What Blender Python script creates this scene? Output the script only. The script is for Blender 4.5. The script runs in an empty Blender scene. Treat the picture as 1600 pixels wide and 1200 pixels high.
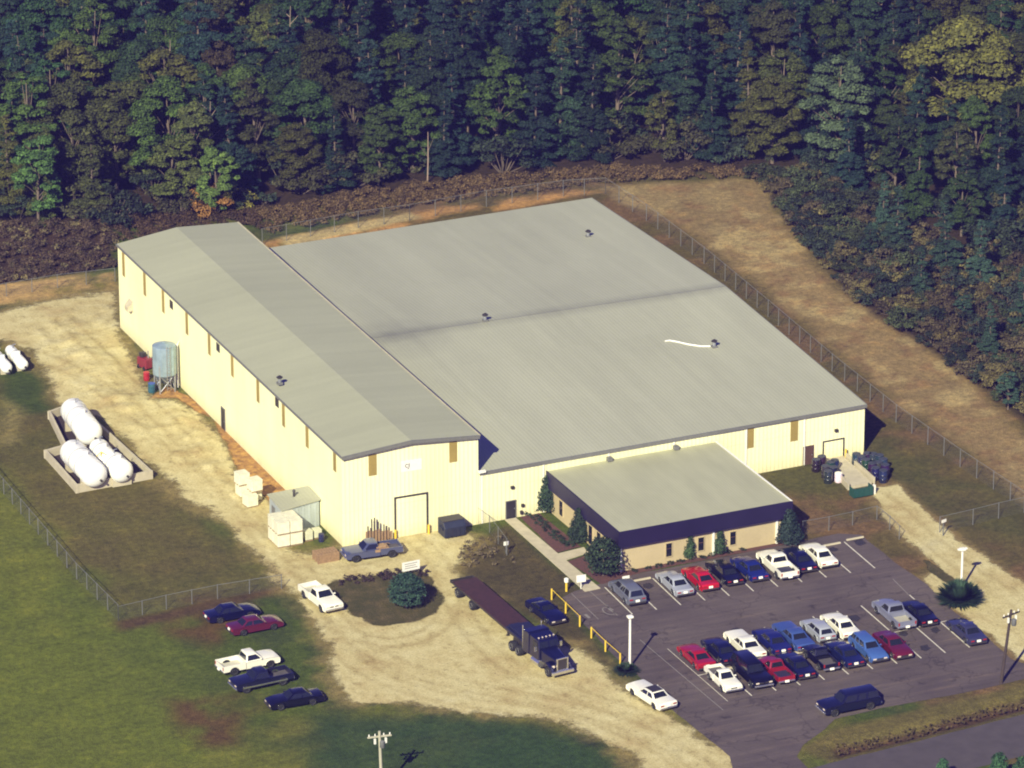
import bpy, bmesh, math, random
import numpy as np
from mathutils import Vector, Matrix
random.seed(7); rng = np.random.default_rng(7)
S = bpy.context.scene
COL = S.collection
R = math.radians

# ------------------------------------------------------------------ camera
CP = (-177.49478, -444.18721, 210.09106); CR = (1.18747144, -0.41503792, -0.00174278); CF = 8243.116
cam_d = bpy.data.cameras.new('camera'); cam = bpy.data.objects.new('camera', cam_d); COL.objects.link(cam)
rz, rx, rr = CR[1], CR[0], CR[2]
Mc = Matrix.Rotation(rz, 3, 'Z') @ Matrix.Rotation(rx, 3, 'X') @ Matrix.Rotation(rr, 3, 'Z')
cam.matrix_world = Matrix.Translation(CP) @ Mc.to_4x4()
cam_d.sensor_fit = 'HORIZONTAL'; cam_d.sensor_width = 36.0; cam_d.lens = CF / 1600 * 36
cam_d.clip_start = 1; cam_d.clip_end = 9000
S.camera = cam
S.render.resolution_x = 1024; S.render.resolution_y = 768

# ------------------------------------------------------------------ light
HAZE = .00012
SUN_AZ, SUN_EL = R(48), R(33.5)            # shadows run towards +50 deg from +X
w = bpy.data.worlds.new('World'); S.world = w; w.use_nodes = True
nt = w.node_tree; bg = nt.nodes['Background']
sky = nt.nodes.new('ShaderNodeTexSky'); sky.sky_type = 'NISHITA'; sky.sun_disc = False
sdir = Vector((-math.cos(SUN_AZ) * math.cos(SUN_EL), -math.sin(SUN_AZ) * math.cos(SUN_EL), math.sin(SUN_EL)))
sky.sun_elevation = SUN_EL; sky.sun_rotation = math.atan2(sdir.x, sdir.y)
tint = nt.nodes.new('ShaderNodeMix'); tint.data_type = 'RGBA'; tint.blend_type = 'MULTIPLY'
tint.inputs[0].default_value = 1.0; tint.inputs[7].default_value = (0.50, 0.42, 1.35, 1)
nt.links.new(sky.outputs[0], tint.inputs[6]); nt.links.new(tint.outputs[2], bg.inputs[0])
bg.inputs[1].default_value = 0.05
sl = bpy.data.lights.new('sun', 'SUN'); sl.energy = 5.0; sl.angle = R(0.5); sl.color = (1.0, 0.95, 0.66)
so = bpy.data.objects.new('sun', sl); COL.objects.link(so)
so.rotation_euler = (-sdir).to_track_quat('-Z', 'Y').to_euler(); so.location = (0, 0, 200)
S.view_settings.view_transform = 'Standard'; S.view_settings.look = 'None'
S.view_settings.exposure = 0.66; S.view_settings.gamma = 1.0; S.view_settings.use_curve_mapping = False
S.cycles.filter_width = 2.0

# ------------------------------------------------------------------ helpers
Mn = np.array(Mc); Cn = np.array(CP)
def ray(u, v): return Mn @ np.array([(u - 800) / CF, -(v - 600) / CF, -1.0])
def P(u, v, z=0.0):
    """point of the place at height z seen at photo pixel u, v"""
    d = ray(u, v); t = (z - Cn[2]) / d[2]; q = Cn + t * d
    return Vector((q[0], q[1], z))
def PX(q):
    c = Mn.T @ (np.array(q) - Cn); return 800 + CF * c[0] / -c[2], 600 - CF * c[1] / -c[2]

class MB:
    def __init__(s): s.v = []; s.f = []; s.smooth = False
    def add(s, vs, fs):
        b = len(s.v); s.v += [tuple(x) for x in vs]; s.f += [tuple(i + b for i in f) for f in fs]; return s
    def box(s, c, d, rz=0.0, ry=0.0):
        m = Matrix.Rotation(rz, 3, 'Z') @ Matrix.Rotation(ry, 3, 'Y'); c = Vector(c); vs = []
        for x in (-.5, .5):
            for y in (-.5, .5):
                for z in (-.5, .5): vs.append(c + m @ Vector((x * d[0], y * d[1], z * d[2])))
        return s.add(vs, [(0, 1, 3, 2), (4, 6, 7, 5), (0, 4, 5, 1), (2, 3, 7, 6), (0, 2, 6, 4), (1, 5, 7, 3)])
    def hexa(s, lo, hi):
        """frustum from two rings of equal length"""
        n = len(lo); fs = [tuple(range(n))[::-1], tuple(range(n, 2 * n))]
        for i in range(n): j = (i + 1) % n; fs.append((i, j, n + j, n + i))
        return s.add(list(lo) + list(hi), fs)
    def loft(s, rings, cap=True):
        n = len(rings[0]); vs = [p for r in rings for p in r]; fs = []
        for k in range(len(rings) - 1):
            for i in range(n):
                j = (i + 1) % n; fs.append((k * n + i, k * n + j, (k + 1) * n + j, (k + 1) * n + i))
        if cap: fs += [tuple(range(n))[::-1], tuple(range((len(rings) - 1) * n, len(rings) * n))]
        return s.add(vs, fs)
    def tube(s, pts, rad, n=8):
        pts = [Vector(p) for p in pts]; rr = rad if isinstance(rad, (list, tuple)) else [rad] * len(pts); rings = []
        for i, p in enumerate(pts):
            d = (pts[min(i + 1, len(pts) - 1)] - pts[max(i - 1, 0)]).normalized()
            a = d.cross(Vector((0, 0, 1)) if abs(d.z) < .95 else Vector((1, 0, 0))).normalized(); b = d.cross(a)
            rings.append([p + (a * math.cos(2 * math.pi * k / n) + b * math.sin(2 * math.pi * k / n)) * rr[i] for k in range(n)])
        return s.loft(rings)
    def cyl(s, p0, p1, r0, r1=None, n=12): return s.tube([p0, p1], [r0, r0 if r1 is None else r1], n)
    def lathe(s, prof, n=16, c=(0, 0, 0)):
        return s.loft([[(c[0] + r * math.cos(2 * math.pi * k / n), c[1] + r * math.sin(2 * math.pi * k / n), c[2] + z) for k in range(n)] for r, z in prof])
    def quad(s, a, b, c, d): return s.add([a, b, c, d], [(0, 1, 2, 3)])
    def poly(s, pts): return s.add(pts, [tuple(range(len(pts)))])
    def data(s, name, m, smooth=False, bevel=0, seg=2):
        me = bpy.data.meshes.new(name); me.from_pydata(s.v, [], s.f); me.update()
        bm = bmesh.new(); bm.from_mesh(me)
        bmesh.ops.recalc_face_normals(bm, faces=bm.faces)
        if bevel: bmesh.ops.bevel(bm, geom=[e for e in bm.edges if len(e.link_faces) == 2 and e.calc_face_angle(0) > .5], offset=bevel, segments=seg, affect='EDGES', profile=.5)
        bm.to_mesh(me); bm.free()
        if smooth:
            for p in me.polygons: p.use_smooth = True
            me.set_sharp_from_angle(angle=R(smooth if smooth is not True else 40))
        me.materials.append(m); return me
    def build(s, name, m, parent=None, loc=None, **k): return link(name, s.data(name, m, **k), parent, loc)

def link(name, me, parent=None, loc=None, color=None):
    o = bpy.data.objects.new(name, me); COL.objects.link(o)
    if parent: o.parent = parent
    if loc is not None: o.location = loc
    if color: o.color = (*color, 1)
    return o
def tag(o, label=None, cat=None, group=None, kind=None):
    if label: o['label'] = label
    if cat: o['category'] = cat
    if group: o['group'] = group
    if kind: o['kind'] = kind
    return o
def thing(name, label, cat, loc=(0, 0, 0), rz=0.0, group=None):
    o = bpy.data.objects.new(name, None); COL.objects.link(o); o.empty_display_size = .3
    o.location = loc; o.rotation_euler = (0, 0, rz); return tag(o, label, cat, group)
def copy_tree(o, parent=None):
    c = o.copy(); COL.objects.link(c)
    if parent: c.parent = parent
    for ch in o.children: copy_tree(ch, c)
    return c

# ------------------------------------------------------------------ materials
def newmat(name):
    m = bpy.data.materials.new(name); m.use_nodes = True; t = m.node_tree; return m, t, t.nodes['Principled BSDF']
def N(t, kind, **k):
    n = t.nodes.new(kind)
    for a, b in k.items():
        if isinstance(a, str) and hasattr(n, a): setattr(n, a, b)
    return n
def noise(t, vec, scale, detail=4, rough=.6):
    n = t.nodes.new('ShaderNodeTexNoise'); n.inputs['Scale'].default_value = scale; n.inputs['Detail'].default_value = detail; n.inputs['Roughness'].default_value = rough
    t.links.new(vec, n.inputs['Vector']); return n.outputs[0]
def ramp(t, fac, stops):
    r = t.nodes.new('ShaderNodeValToRGB'); e = r.color_ramp.elements
    while len(e) < len(stops): e.new(.5)
    for x, (p, c) in zip(e, stops): x.position = p; x.color = (*c, 1) if len(c) == 3 else c
    t.links.new(fac, r.inputs[0]); return r.outputs[0]
def mul(t, a, b, fac=1.0, mode='MULTIPLY'):
    n = t.nodes.new('ShaderNodeMix'); n.data_type = 'RGBA'; n.blend_type = mode; n.inputs[0].default_value = fac
    for s_, i in ((a, 6), (b, 7)):
        if isinstance(s_, tuple): n.inputs[i].default_value = (*s_, 1)
        else: t.links.new(s_, n.inputs[i])
    return n.outputs[2]
def mixf(t, fac, a, b):
    n = t.nodes.new('ShaderNodeMix'); n.data_type = 'RGBA'; t.links.new(fac, n.inputs[0])
    for s_, i in ((a, 6), (b, 7)):
        if isinstance(s_, tuple): n.inputs[i].default_value = (*s_, 1)
        else: t.links.new(s_, n.inputs[i])
    return n.outputs[2]
def bump(t, bsdf, h, dist, strength=1.0):
    b = t.nodes.new('ShaderNodeBump'); b.inputs['Distance'].default_value = dist; b.inputs['Strength'].default_value = strength
    t.links.new(h, b.inputs['Height']); t.links.new(b.outputs[0], bsdf.inputs['Normal'])
def coord(t, which='Object'): return t.nodes.new('ShaderNodeTexCoord').outputs[which]
def plain(name, c, rough=.6, metal=0.0, var=.18, scale=3.0, coat=0.0, spec=.5):
    m, t, b = newmat(name); v = coord(t)
    n = ramp(t, noise(t, v, scale, 5), [(.25, (1 - var,) * 3), (.75, (1 + var * .5,) * 3)])
    t.links.new(mul(t, c, n), b.inputs['Base Color']); b.inputs['Roughness'].default_value = rough; b.inputs['Metallic'].default_value = metal
    b.inputs['Coat Weight'].default_value = coat; b.inputs['Specular IOR Level'].default_value = spec; return m
def byobj(name, rough=.4, coat=0.0, var=.15, scale=2.0, spec=.5):
    """colour taken from the object's own colour"""
    m, t, b = newmat(name); v = coord(t); oi = t.nodes.new('ShaderNodeObjectInfo')
    n = ramp(t, noise(t, v, scale, 4), [(.25, (1 - var,) * 3), (.75, (1 + var * .6,) * 3)])
    t.links.new(mul(t, oi.outputs['Color'], n), b.inputs['Base Color'])
    b.inputs['Roughness'].default_value = rough; b.inputs['Coat Weight'].default_value = coat; b.inputs['Specular IOR Level'].default_value = spec; return m

def rib_mat(name, c, axis, pitch, dist, var=.1, stain=None, rough=.55, sc=.25, panel=None, seam_shade=0.0, ridge=None, dirt=0.0):
    m, t, b = newmat(name); v = coord(t); sp = t.nodes.new('ShaderNodeSeparateXYZ'); t.links.new(v, sp.inputs[0])
    hs = []
    for a in axis:
        mm = t.nodes.new('ShaderNodeMath'); mm.operation = 'MULTIPLY'; mm.inputs[1].default_value = 2 * math.pi / pitch; t.links.new(sp.outputs[a], mm.inputs[0])
        s_ = t.nodes.new('ShaderNodeMath'); s_.operation = 'SINE'; t.links.new(mm.outputs[0], s_.inputs[0])
        q = t.nodes.new('ShaderNodeMath'); q.operation = 'POWER'; ab = t.nodes.new('ShaderNodeMath'); ab.operation = 'ABSOLUTE'
        t.links.new(s_.outputs[0], ab.inputs[0]); t.links.new(ab.outputs[0], q.inputs[0]); q.inputs[1].default_value = 6; hs.append(q.outputs[0])
    h = hs[0]
    if len(hs) > 1:
        ad = t.nodes.new('ShaderNodeMath'); ad.operation = 'ADD'; t.links.new(hs[0], ad.inputs[0]); t.links.new(hs[1], ad.inputs[1]); h = ad.outputs[0]
    bump(t, b, h, dist)
    mp = t.nodes.new('ShaderNodeMapping'); t.links.new(v, mp.inputs[0]); mp.inputs['Scale'].default_value = stain or (1, 1, 1)
    big = ramp(t, noise(t, mp.outputs[0], sc, 6, .65), [(.3, (1 - var * 1.3,) * 3), (.7, (1 + var,) * 3)])
    fine = ramp(t, noise(t, v, 9.0, 2), [(.3, (.93,) * 3), (.7, (1.06,) * 3)])
    base = mul(t, mul(t, c, big), fine)
    if seam_shade: base = mul(t, base, ramp(t, h, [(.45, (1,) * 3), (.98, (1 - seam_shade,) * 3)]))  # shading of the ribs put into the colour as dark lines
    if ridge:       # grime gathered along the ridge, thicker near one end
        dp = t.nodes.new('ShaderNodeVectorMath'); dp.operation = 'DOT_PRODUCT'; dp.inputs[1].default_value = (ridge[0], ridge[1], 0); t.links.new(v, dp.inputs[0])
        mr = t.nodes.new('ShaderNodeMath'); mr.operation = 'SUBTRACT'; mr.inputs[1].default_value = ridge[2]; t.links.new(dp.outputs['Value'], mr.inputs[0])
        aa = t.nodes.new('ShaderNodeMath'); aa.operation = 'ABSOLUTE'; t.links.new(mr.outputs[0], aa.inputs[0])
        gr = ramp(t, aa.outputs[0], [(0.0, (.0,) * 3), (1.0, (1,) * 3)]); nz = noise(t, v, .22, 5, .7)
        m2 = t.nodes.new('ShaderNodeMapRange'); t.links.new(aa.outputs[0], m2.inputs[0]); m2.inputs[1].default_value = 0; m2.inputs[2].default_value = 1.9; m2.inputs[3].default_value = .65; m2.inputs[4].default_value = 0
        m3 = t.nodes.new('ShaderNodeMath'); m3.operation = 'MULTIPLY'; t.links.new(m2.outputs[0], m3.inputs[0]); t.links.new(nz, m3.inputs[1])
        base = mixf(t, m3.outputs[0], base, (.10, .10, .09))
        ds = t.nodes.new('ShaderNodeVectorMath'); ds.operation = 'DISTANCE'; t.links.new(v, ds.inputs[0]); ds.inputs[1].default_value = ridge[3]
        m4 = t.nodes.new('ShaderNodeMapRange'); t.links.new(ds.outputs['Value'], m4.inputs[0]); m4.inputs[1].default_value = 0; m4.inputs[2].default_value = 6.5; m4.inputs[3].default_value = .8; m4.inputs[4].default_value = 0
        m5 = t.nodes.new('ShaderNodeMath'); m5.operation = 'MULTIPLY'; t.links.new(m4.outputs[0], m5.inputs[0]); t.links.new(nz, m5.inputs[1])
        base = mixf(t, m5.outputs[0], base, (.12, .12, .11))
    if dirt:        # splashed soil on the foot of the sheets and one lap joint
        dm = t.nodes.new('ShaderNodeMapRange'); t.links.new(sp.outputs[2], dm.inputs[0]); dm.inputs[1].default_value = .1; dm.inputs[2].default_value = 1.5; dm.inputs[3].default_value = dirt; dm.inputs[4].default_value = 0
        dn = t.nodes.new('ShaderNodeMath'); dn.operation = 'MULTIPLY'; t.links.new(dm.outputs[0], dn.inputs[0]); t.links.new(noise(t, v, 1.4, 5, .7), dn.inputs[1])
        base = mixf(t, dn.outputs[0], base, (.36, .24, .10))
        l1 = t.nodes.new('ShaderNodeMath'); l1.operation = 'COMPARE'; t.links.new(sp.outputs[2], l1.inputs[0]); l1.inputs[1].default_value = 3.6; l1.inputs[2].default_value = .05
        l2 = t.nodes.new('ShaderNodeMath'); l2.operation = 'MULTIPLY'; t.links.new(l1.outputs[0], l2.inputs[0]); l2.inputs[1].default_value = .12
        base = mixf(t, l2.outputs[0], base, (.30, .27, .16))
    if panel:
        dv = t.nodes.new('ShaderNodeVectorMath'); dv.operation = 'DIVIDE'; dv.inputs[1].default_value = panel; t.links.new(v, dv.inputs[0])
        fl = t.nodes.new('ShaderNodeVectorMath'); fl.operation = 'FLOOR'; t.links.new(dv.outputs[0], fl.inputs[0])
        wn = t.nodes.new('ShaderNodeTexWhiteNoise'); wn.noise_dimensions = '2D'; t.links.new(fl.outputs[0], wn.inputs[0])
        base = mul(t, base, ramp(t, wn.outputs[0], [(0, (.975,) * 3), (1, (1.025,) * 3)]))
    t.links.new(base, b.inputs['Base Color']); b.inputs['Roughness'].default_value = rough; b.inputs['Specular IOR Level'].default_value = .3
    return m
M = {}
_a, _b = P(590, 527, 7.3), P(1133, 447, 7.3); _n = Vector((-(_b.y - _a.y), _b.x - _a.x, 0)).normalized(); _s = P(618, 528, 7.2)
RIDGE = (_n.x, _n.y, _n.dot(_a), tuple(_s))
M['wall'] = rib_mat('cream_metal_wall', (.90, .88, .55), (0, 1), .9, .012, .07, (1, 1, .18), seam_shade=.16, dirt=.6)
M['roof'] = rib_mat('galvanised_roof', (.385, .390, .285), (0,), .8, .010, .07, (1, .35, 1), panel=(.8, 24, 1), sc=.12, seam_shade=.07, ridge=RIDGE)
M['roof_high'] = rib_mat('galvanised_high_roof', (.380, .388, .262), (1,), .8, .006, .06, (.35, 1, 1), panel=(24, .8, 1), sc=.12, seam_shade=.06)
M['roof_office'] = rib_mat('office_roof_metal', (.395, .395, .262), (0,), .6, .008, .09, (1.2, .4, 1), panel=(.6, 24, 1), seam_shade=.10)
M['shed'] = rib_mat('grey_shed_metal', (.40, .45, .45), (0, 1), .35, .03, .15)
M['tan'] = rib_mat('office_tan_siding', (.50, .41, .24), (0, 1), .3, .015, .08)
M['strip'] = rib_mat('translucent_tan_panel', (.38, .28, .08), (0, 1), .2, .03, .15)
M['fascia'] = plain('dark_fascia', (.013, .009, .040), .5, var=.25, scale=.6)
M['trim_dark'] = plain('dark_trim', (.035, .03, .03), .5)
M['trim_grey'] = plain('grey_trim', (.16, .16, .15), .5)
M['white'] = plain('white_paint', (.80, .79, .72), .5, var=.08)
M['white_tank'] = plain('white_tank_paint', (.86, .86, .82), .35, var=.08, scale=1.2)
M['door_dark'] = plain('dark_door', (.03, .028, .03), .4)
M['door_brown'] = plain('brown_door', (.10, .055, .04), .5)
M['glass'] = plain('dark_glass', (.012, .014, .02), .06, var=.1, spec=.8)
M['concrete'] = plain('concrete', (.47, .42, .30), .9, var=.2, scale=1.2)
M['yellow'] = plain('yellow_paint', (.75, .52, .05), .5)
M['rubber'] = plain('black_rubber', (.012, .012, .014), .8)
M['steel'] = plain('bare_steel', (.45, .47, .50), .35, .7)
M['chrome'] = plain('chrome', (.75, .75, .75), .2, .9, var=.05)
M['rim'] = plain('wheel_rim', (.5, .5, .48), .35, .5)
M['rust'] = plain('rust_brown', (.20, .09, .05), .9, var=.4)
M['wood'] = plain('weathered_wood', (.33, .21, .11), .9, var=.35, scale=5)
M['pole_wood'] = plain('dark_pole_wood', (.05, .035, .03), .9, var=.3)
M['bark'] = plain('bark', (.15, .115, .085), .95, var=.4, scale=4)
M['galv'] = plain('galvanised_wire', (.17, .175, .175), .6, .2)
M['drum'] = byobj('drum_paint', .22, .5, .2)
M['plastic_black'] = plain('black_drum_plastic', (.015, .017, .028), .25, var=.2)
M['blue'] = plain('blue_paint', (.05, .10, .30), .4)
M['red'] = plain('red_paint', (.20, .022, .03), .5)
M['green_dark'] = plain('dark_green_paint', (.015, .07, .055), .5)
M['dumpster'] = plain('dark_dumpster_paint', (.022, .028, .05), .5, var=.3)
M['paint'] = byobj('car_paint', .28, .6, .06)
M['colour'] = byobj('object_colour', .65, 0, .2)
M['amber'] = plain('lamp_lens', (.7, .6, .5), .15)
M['tail'] = plain('tail_lens', (.30, .02, .02), .2)
def leaf_mat(name, rough=.75):
    m, t, b = newmat(name); v = coord(t); oi = t.nodes.new('ShaderNodeObjectInfo'); g = t.nodes.new('ShaderNodeNewGeometry')
    n1 = ramp(t, noise(t, g.outputs['Position'], 1.1, 3), [(.3, (.55, .58, .62)), (.7, (1.45, 1.42, 1.2))])
    rd = ramp(t, g.outputs['Random Per Island'], [(0, (.62, .64, .7)), (1, (1.4, 1.36, 1.25))])
    hv = t.nodes.new('ShaderNodeHueSaturation'); t.links.new(mul(t, mul(t, oi.outputs['Color'], n1), rd), hv.inputs['Color'])
    mr = t.nodes.new('ShaderNodeMapRange'); t.links.new(oi.outputs['Random'], mr.inputs[0]); mr.inputs[3].default_value = .65; mr.inputs[4].default_value = 1.30
    t.links.new(mr.outputs[0], hv.inputs['Value'])
    mh = t.nodes.new('ShaderNodeMapRange'); t.links.new(oi.outputs['Random'], mh.inputs[0]); mh.inputs[3].default_value = .495; mh.inputs[4].default_value = .515
    t.links.new(mh.outputs[0], hv.inputs['Hue'])
    t.links.new(hv.outputs[0], b.inputs['Base Color']); b.inputs['Roughness'].default_value = rough; b.inputs['Specular IOR Level'].default_value = .25
    return m
M['leaf'] = leaf_mat('foliage')

# ------------------------------------------------------------------ ground maps
def vnoise(x, y, s, seed=0):
    """smooth value noise, numpy"""
    x = np.asarray(x) / s + seed * 17.3 + 1000; y = np.asarray(y) / s + seed * 9.1 + 1000
    xi = np.floor(x).astype(np.int64); yi = np.floor(y).astype(np.int64); fx = x - xi; fy = y - yi
    fx = fx * fx * (3 - 2 * fx); fy = fy * fy * (3 - 2 * fy)
    def h(a, b):
        n = (a * 374761393 + b * 668265263 + seed * 974634777) & 0x7fffffff
        n = ((n ^ (n >> 13)) * 1274126177) & 0x7fffffff
        return ((n ^ (n >> 16)) & 0xffff) / 65535.0
    return (h(xi, yi) * (1 - fx) + h(xi + 1, yi) * fx) * (1 - fy) + (h(xi, yi + 1) * (1 - fx) + h(xi + 1, yi + 1) * fx) * fy
def fbm(x, y, s, seed=0, o=4):
    t = 0; a = .5
    for i in range(o): t = t + a * vnoise(x, y, s / 2 ** i, seed + i); a *= .5
    return t / (1 - .5 ** o)
def W2(pts, z=0): return [P(u, v, z) for u, v in pts]
def sdist(X, Y, poly):
    """signed distance to a polygon of world points, positive inside"""
    px = np.array([p[0] for p in poly]); py = np.array([p[1] for p in poly]); n = len(px)
    d = np.full(X.shape, 1e9); ins = np.zeros(X.shape, bool)
    for i in range(n):
        j = (i + 1) % n; ax, ay, bx, by = px[i], py[i], px[j], py[j]
        ex, ey = bx - ax, by - ay; tt = np.clip(((X - ax) * ex + (Y - ay) * ey) / (ex * ex + ey * ey + 1e-9), 0, 1)
        d = np.minimum(d, np.hypot(X - ax - tt * ex, Y - ay - tt * ey))
        c = ((ay > Y) != (by > Y)) & (X < (bx - ax) * (Y - ay) / (by - ay + 1e-12) + ax); ins ^= c
    return np.where(ins, d, -d)
def sm(x, a, b): t = np.clip((x - a) / (b - a), 0, 1); return t * t * (3 - 2 * t)

YARD = [(-60, 500), (0, 487), (80, 470), (178, 455), (186, 520), (215, 560), (232, 625), (275, 625), (330, 660), (360, 700), (370, 740), (430, 790), (450, 860), (530, 872),
        (541, 846), (700, 822), (730, 835), (742, 850), (705, 890), (730, 915), (800, 975), (850, 1000), (892, 1012), (960, 1062), (1000, 1085), (1060, 1130), (1142, 1178), (1150, 1230), (1000, 1230),
        (985, 1178), (940, 1148), (860, 1122), (800, 1116), (700, 1106), (640, 1095), (560, 1100), (535, 1085), (520, 1030), (500, 985), (478, 950), (440, 910), (420, 880), (370, 832),
        (320, 792), (270, 762), (235, 722), (205, 690), (165, 652), (100, 640), (80, 600), (45, 545), (-60, 510)]
ISLAND = [(505, 916), (530, 908), (600, 896), (655, 893), (678, 908), (692, 938), (682, 960), (645, 975), (590, 979), (552, 962), (528, 942)]
LOT = [(898, 924), (945, 911), (1000, 896), (1120, 873), (1230, 850), (1310, 834), (1345, 836), (1400, 880), (1450, 915), (1490, 955), (1530, 985), (1580, 1030), (1640, 1075), (1640, 1052), (1565, 1070),
       (1480, 1088), (1380, 1106), (1305, 1124), (1288, 1140), (1255, 1165), (1246, 1182), (1262, 1200), (1230, 1240), (1150, 1240), (1140, 1182), (1060, 1118), (1010, 1068), (970, 1035), (905, 968), (878, 934)]
LOT = [p for p in LOT if p != (1640, 1075)]
TRACK = [(1362, 764), (1400, 758), (1432, 788), (1512, 853), (1620, 925), (1700, 985), (1700, 1060), (1590, 1030), (1535, 985), (1490, 950), (1440, 905), (1470, 890), (1415, 843), (1372, 795)]
CLAY = [(205, 640), (262, 605), (300, 622), (450, 758), (440, 800), (372, 740), (355, 700), (330, 655), (275, 622), (240, 622)]
DRY = [(930, 292), (1000, 284), (1195, 278), (1215, 330), (1330, 465), (1480, 560), (1620, 690), (1620, 800), (1500, 700), (1350, 590), (1200, 460), (1060, 360)]
FIELD = [(-200, 640), (75, 560), (160, 650), (270, 765), (370, 835), (440, 912), (400, 925), (190, 968), (0, 740), (-200, 560)]
WOODS = [(-400, 352), (180, 352), (400, 338), (640, 300), (940, 270), (1198, 268), (1215, 310), (1330, 462), (1480, 560), (1640, 690), (2300, 690), (2300, -900), (-900, -900)]
BRUSH = [(-100, 350), (180, 350), (184, 418), (0, 446), (-100, 456)]
DITCH = [(1300, 1165), (1400, 1146), (1520, 1113), (1640, 1080), (1640, 1096), (1520, 1128), (1400, 1160), (1310, 1180)]
RED1 = [(225, 950), (330, 925), (410, 945), (360, 985), (385, 1005), (340, 1025), (265, 985)]
RED2 = [(265, 1095), (390, 1080), (415, 1105), (370, 1165), (300, 1170)]
BERM = [(-100, 452), (180, 424), (186, 456), (0, 478), (-100, 498)]
STRIPB = [(410, 380), (600, 338), (900, 296), (940, 300), (700, 345), (440, 392)]
GREENP = [(0, 555), (60, 560), (82, 600), (85, 645), (0, 650)]

def axis_vals(lo, hi, step, far):
    a = list(np.arange(lo, hi + 1e-6, step)); out = []; d = step
    x = hi
    while x < far: d *= 1.5; x += d; out.append(x)
    pre = []; d = step; x = lo
    while x > -far: d *= 1.5; x -= d; pre.append(x)
    return np.array(pre[::-1] + a + out)
gx = axis_vals(-62, 165, .6, 5000); gy = axis_vals(-92, 200, .6, 5000)
GX, GY = np.meshgrid(gx, gy)
def ground_colour(X, Y):
    n1 = fbm(X, Y, 14, 1); n2 = fbm(X, Y, 4, 5); n3 = fbm(X, Y, 1.6, 9, 3); wob = (fbm(X, Y, 5, 12) - .5) * 5
    def mix(c, t, k): return c * (1 - k[..., None]) + np.array(t)[None, None, :] * k[..., None]
    g = np.zeros(X.shape + (3,)) + np.array((.066, .092, .016))
    g = mix(g, (.120, .122, .024), sm(n1, .45, .62)); g = mix(g, (.040, .056, .020), sm(n2, .50, .68) * .6)
    g = mix(g, (.16, .15, .040), sm(n3 * .6 + n1 * .4, .56, .70) * .45)
    g = mix(g, (.135, .155, .018), sm(-X - 20 + wob, -6, 16) * .75)
    uv = np.array([PXN(X, Y)])[0]
    # brown worn field, right-hand dry lawn
    g = mix(g, np.array((.108, .088, .030)), sm(sdist(X, Y, W2(FIELD)) + wob, -1.5, 2.5) * (.55 + .45 * n2))
    right = sm(X - 36 + wob, -2, 3) * sm(-Y + 100, 0, 5)
    g = mix(g, (.112, .085, .032), right * .9); g = mix(g, (.15, .095, .045), right * sm(n2, .45, .65)); g = mix(g, (.070, .075, .022), right * sm(n1, .50, .66) * .7)
    lawn = [(730, 850), (795, 815), (915, 925), (880, 934), (905, 968), (985, 1062), (890, 1010), (705, 890)]
    g = mix(g, (.075, .062, .026), sm(sdist(X, Y, W2(lawn)) + wob * .2, -.5, 1))
    sdd = sdist(X, Y, W2(DRY)); dr = sm(sdd + wob * .4, -1, 2.2)
    g = mix(g, (.26, .185, .085), dr); g = mix(g, (.36, .275, .13), dr * sm(n2, .48, .62)); g = mix(g, (.21, .155, .075), dr * sm(n1, .50, .62) * .6)
    g = mix(g, (.20, .11, .055), dr * sm(n3, .55, .72) * .5)
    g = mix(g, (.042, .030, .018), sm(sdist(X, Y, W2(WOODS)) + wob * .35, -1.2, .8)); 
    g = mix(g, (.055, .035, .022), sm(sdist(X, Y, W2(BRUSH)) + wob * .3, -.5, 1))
    for pl, c in ((BERM, (.42, .28, .115)), (STRIPB, (.42, .235, .085))):
        g = mix(g, c, sm(sdist(X, Y, W2(pl)) + wob * .25, -.6, .8) * sm(n2, .30, .5))
    strip2 = [(440, 372), (640, 332), (660, 340), (450, 385)]
    g = mix(g, (.45, .35, .17), sm(sdist(X, Y, W2(strip2)) + wob * .15, -.5, .5))
    g = mix(g, (.052, .074, .016), sm(sdist(X, Y, W2(GREENP)) + wob * .3, -1, 1.2))
    for pl in (RED1, RED2):
        g = mix(g, (.100, .062, .022), sm(sdist(X, Y, W2(pl)) + wob * .6, -1.4, 2.0) * sm(n2, .22, .55))
    fr = [(185, 972), (440, 915), (445, 925), (190, 985)]
    g = mix(g, (.085, .055, .026), sm(sdist(X, Y, W2(fr)) + wob * .15, -.8, .6))
    pale = [(0, 620), (40, 640), (30, 690), (0, 700)]
    g = mix(g, (.24, .20, .075), sm(sdist(X, Y, W2(pale)) + wob * .5, -1, 2))
    bank = [(1250, 1170), (1300, 1140), (1640, 1060), (1640, 1125), (1300, 1192)]
    g = mix(g, (.125, .105, .034), sm(sdist(X, Y, W2(bank)) + wob * .1, -.5, .5))
    g = mix(g, (.075, .045, .026), sm(sdist(X, Y, W2(DITCH)) + wob * .2, -.3, .5))
    g = mix(g, (.030, .062, .022), sm(sdist(X, Y, W2([(490, 1118), (640, 1112), (800, 1124), (870, 1136), (960, 1170), (1000, 1235), (460, 1260)])) + wob * .5, -1.5, 2.0) * .85)
    g = mix(g, (.026, .036, .020), sm(sdist(X, Y, W2([(880, 1142), (940, 1155), (950, 1172), (900, 1165)])) + wob * .1, -.3, .6) * .8)  # small shadow blob painted into the grass colour
    # tracked-out soil round the yard
    sy = sdist(X, Y, W2(YARD)); g = mix(g, (.24, .185, .075), sm(sy + wob * .35 + (n3 - .5) * 3, -2.4, .3) * .8)
    st = sdist(X, Y, W2(TRACK)); g = mix(g, (.26, .19, .085), sm(st + wob * .15, -1.2, .2) * .8)
    return g
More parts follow.
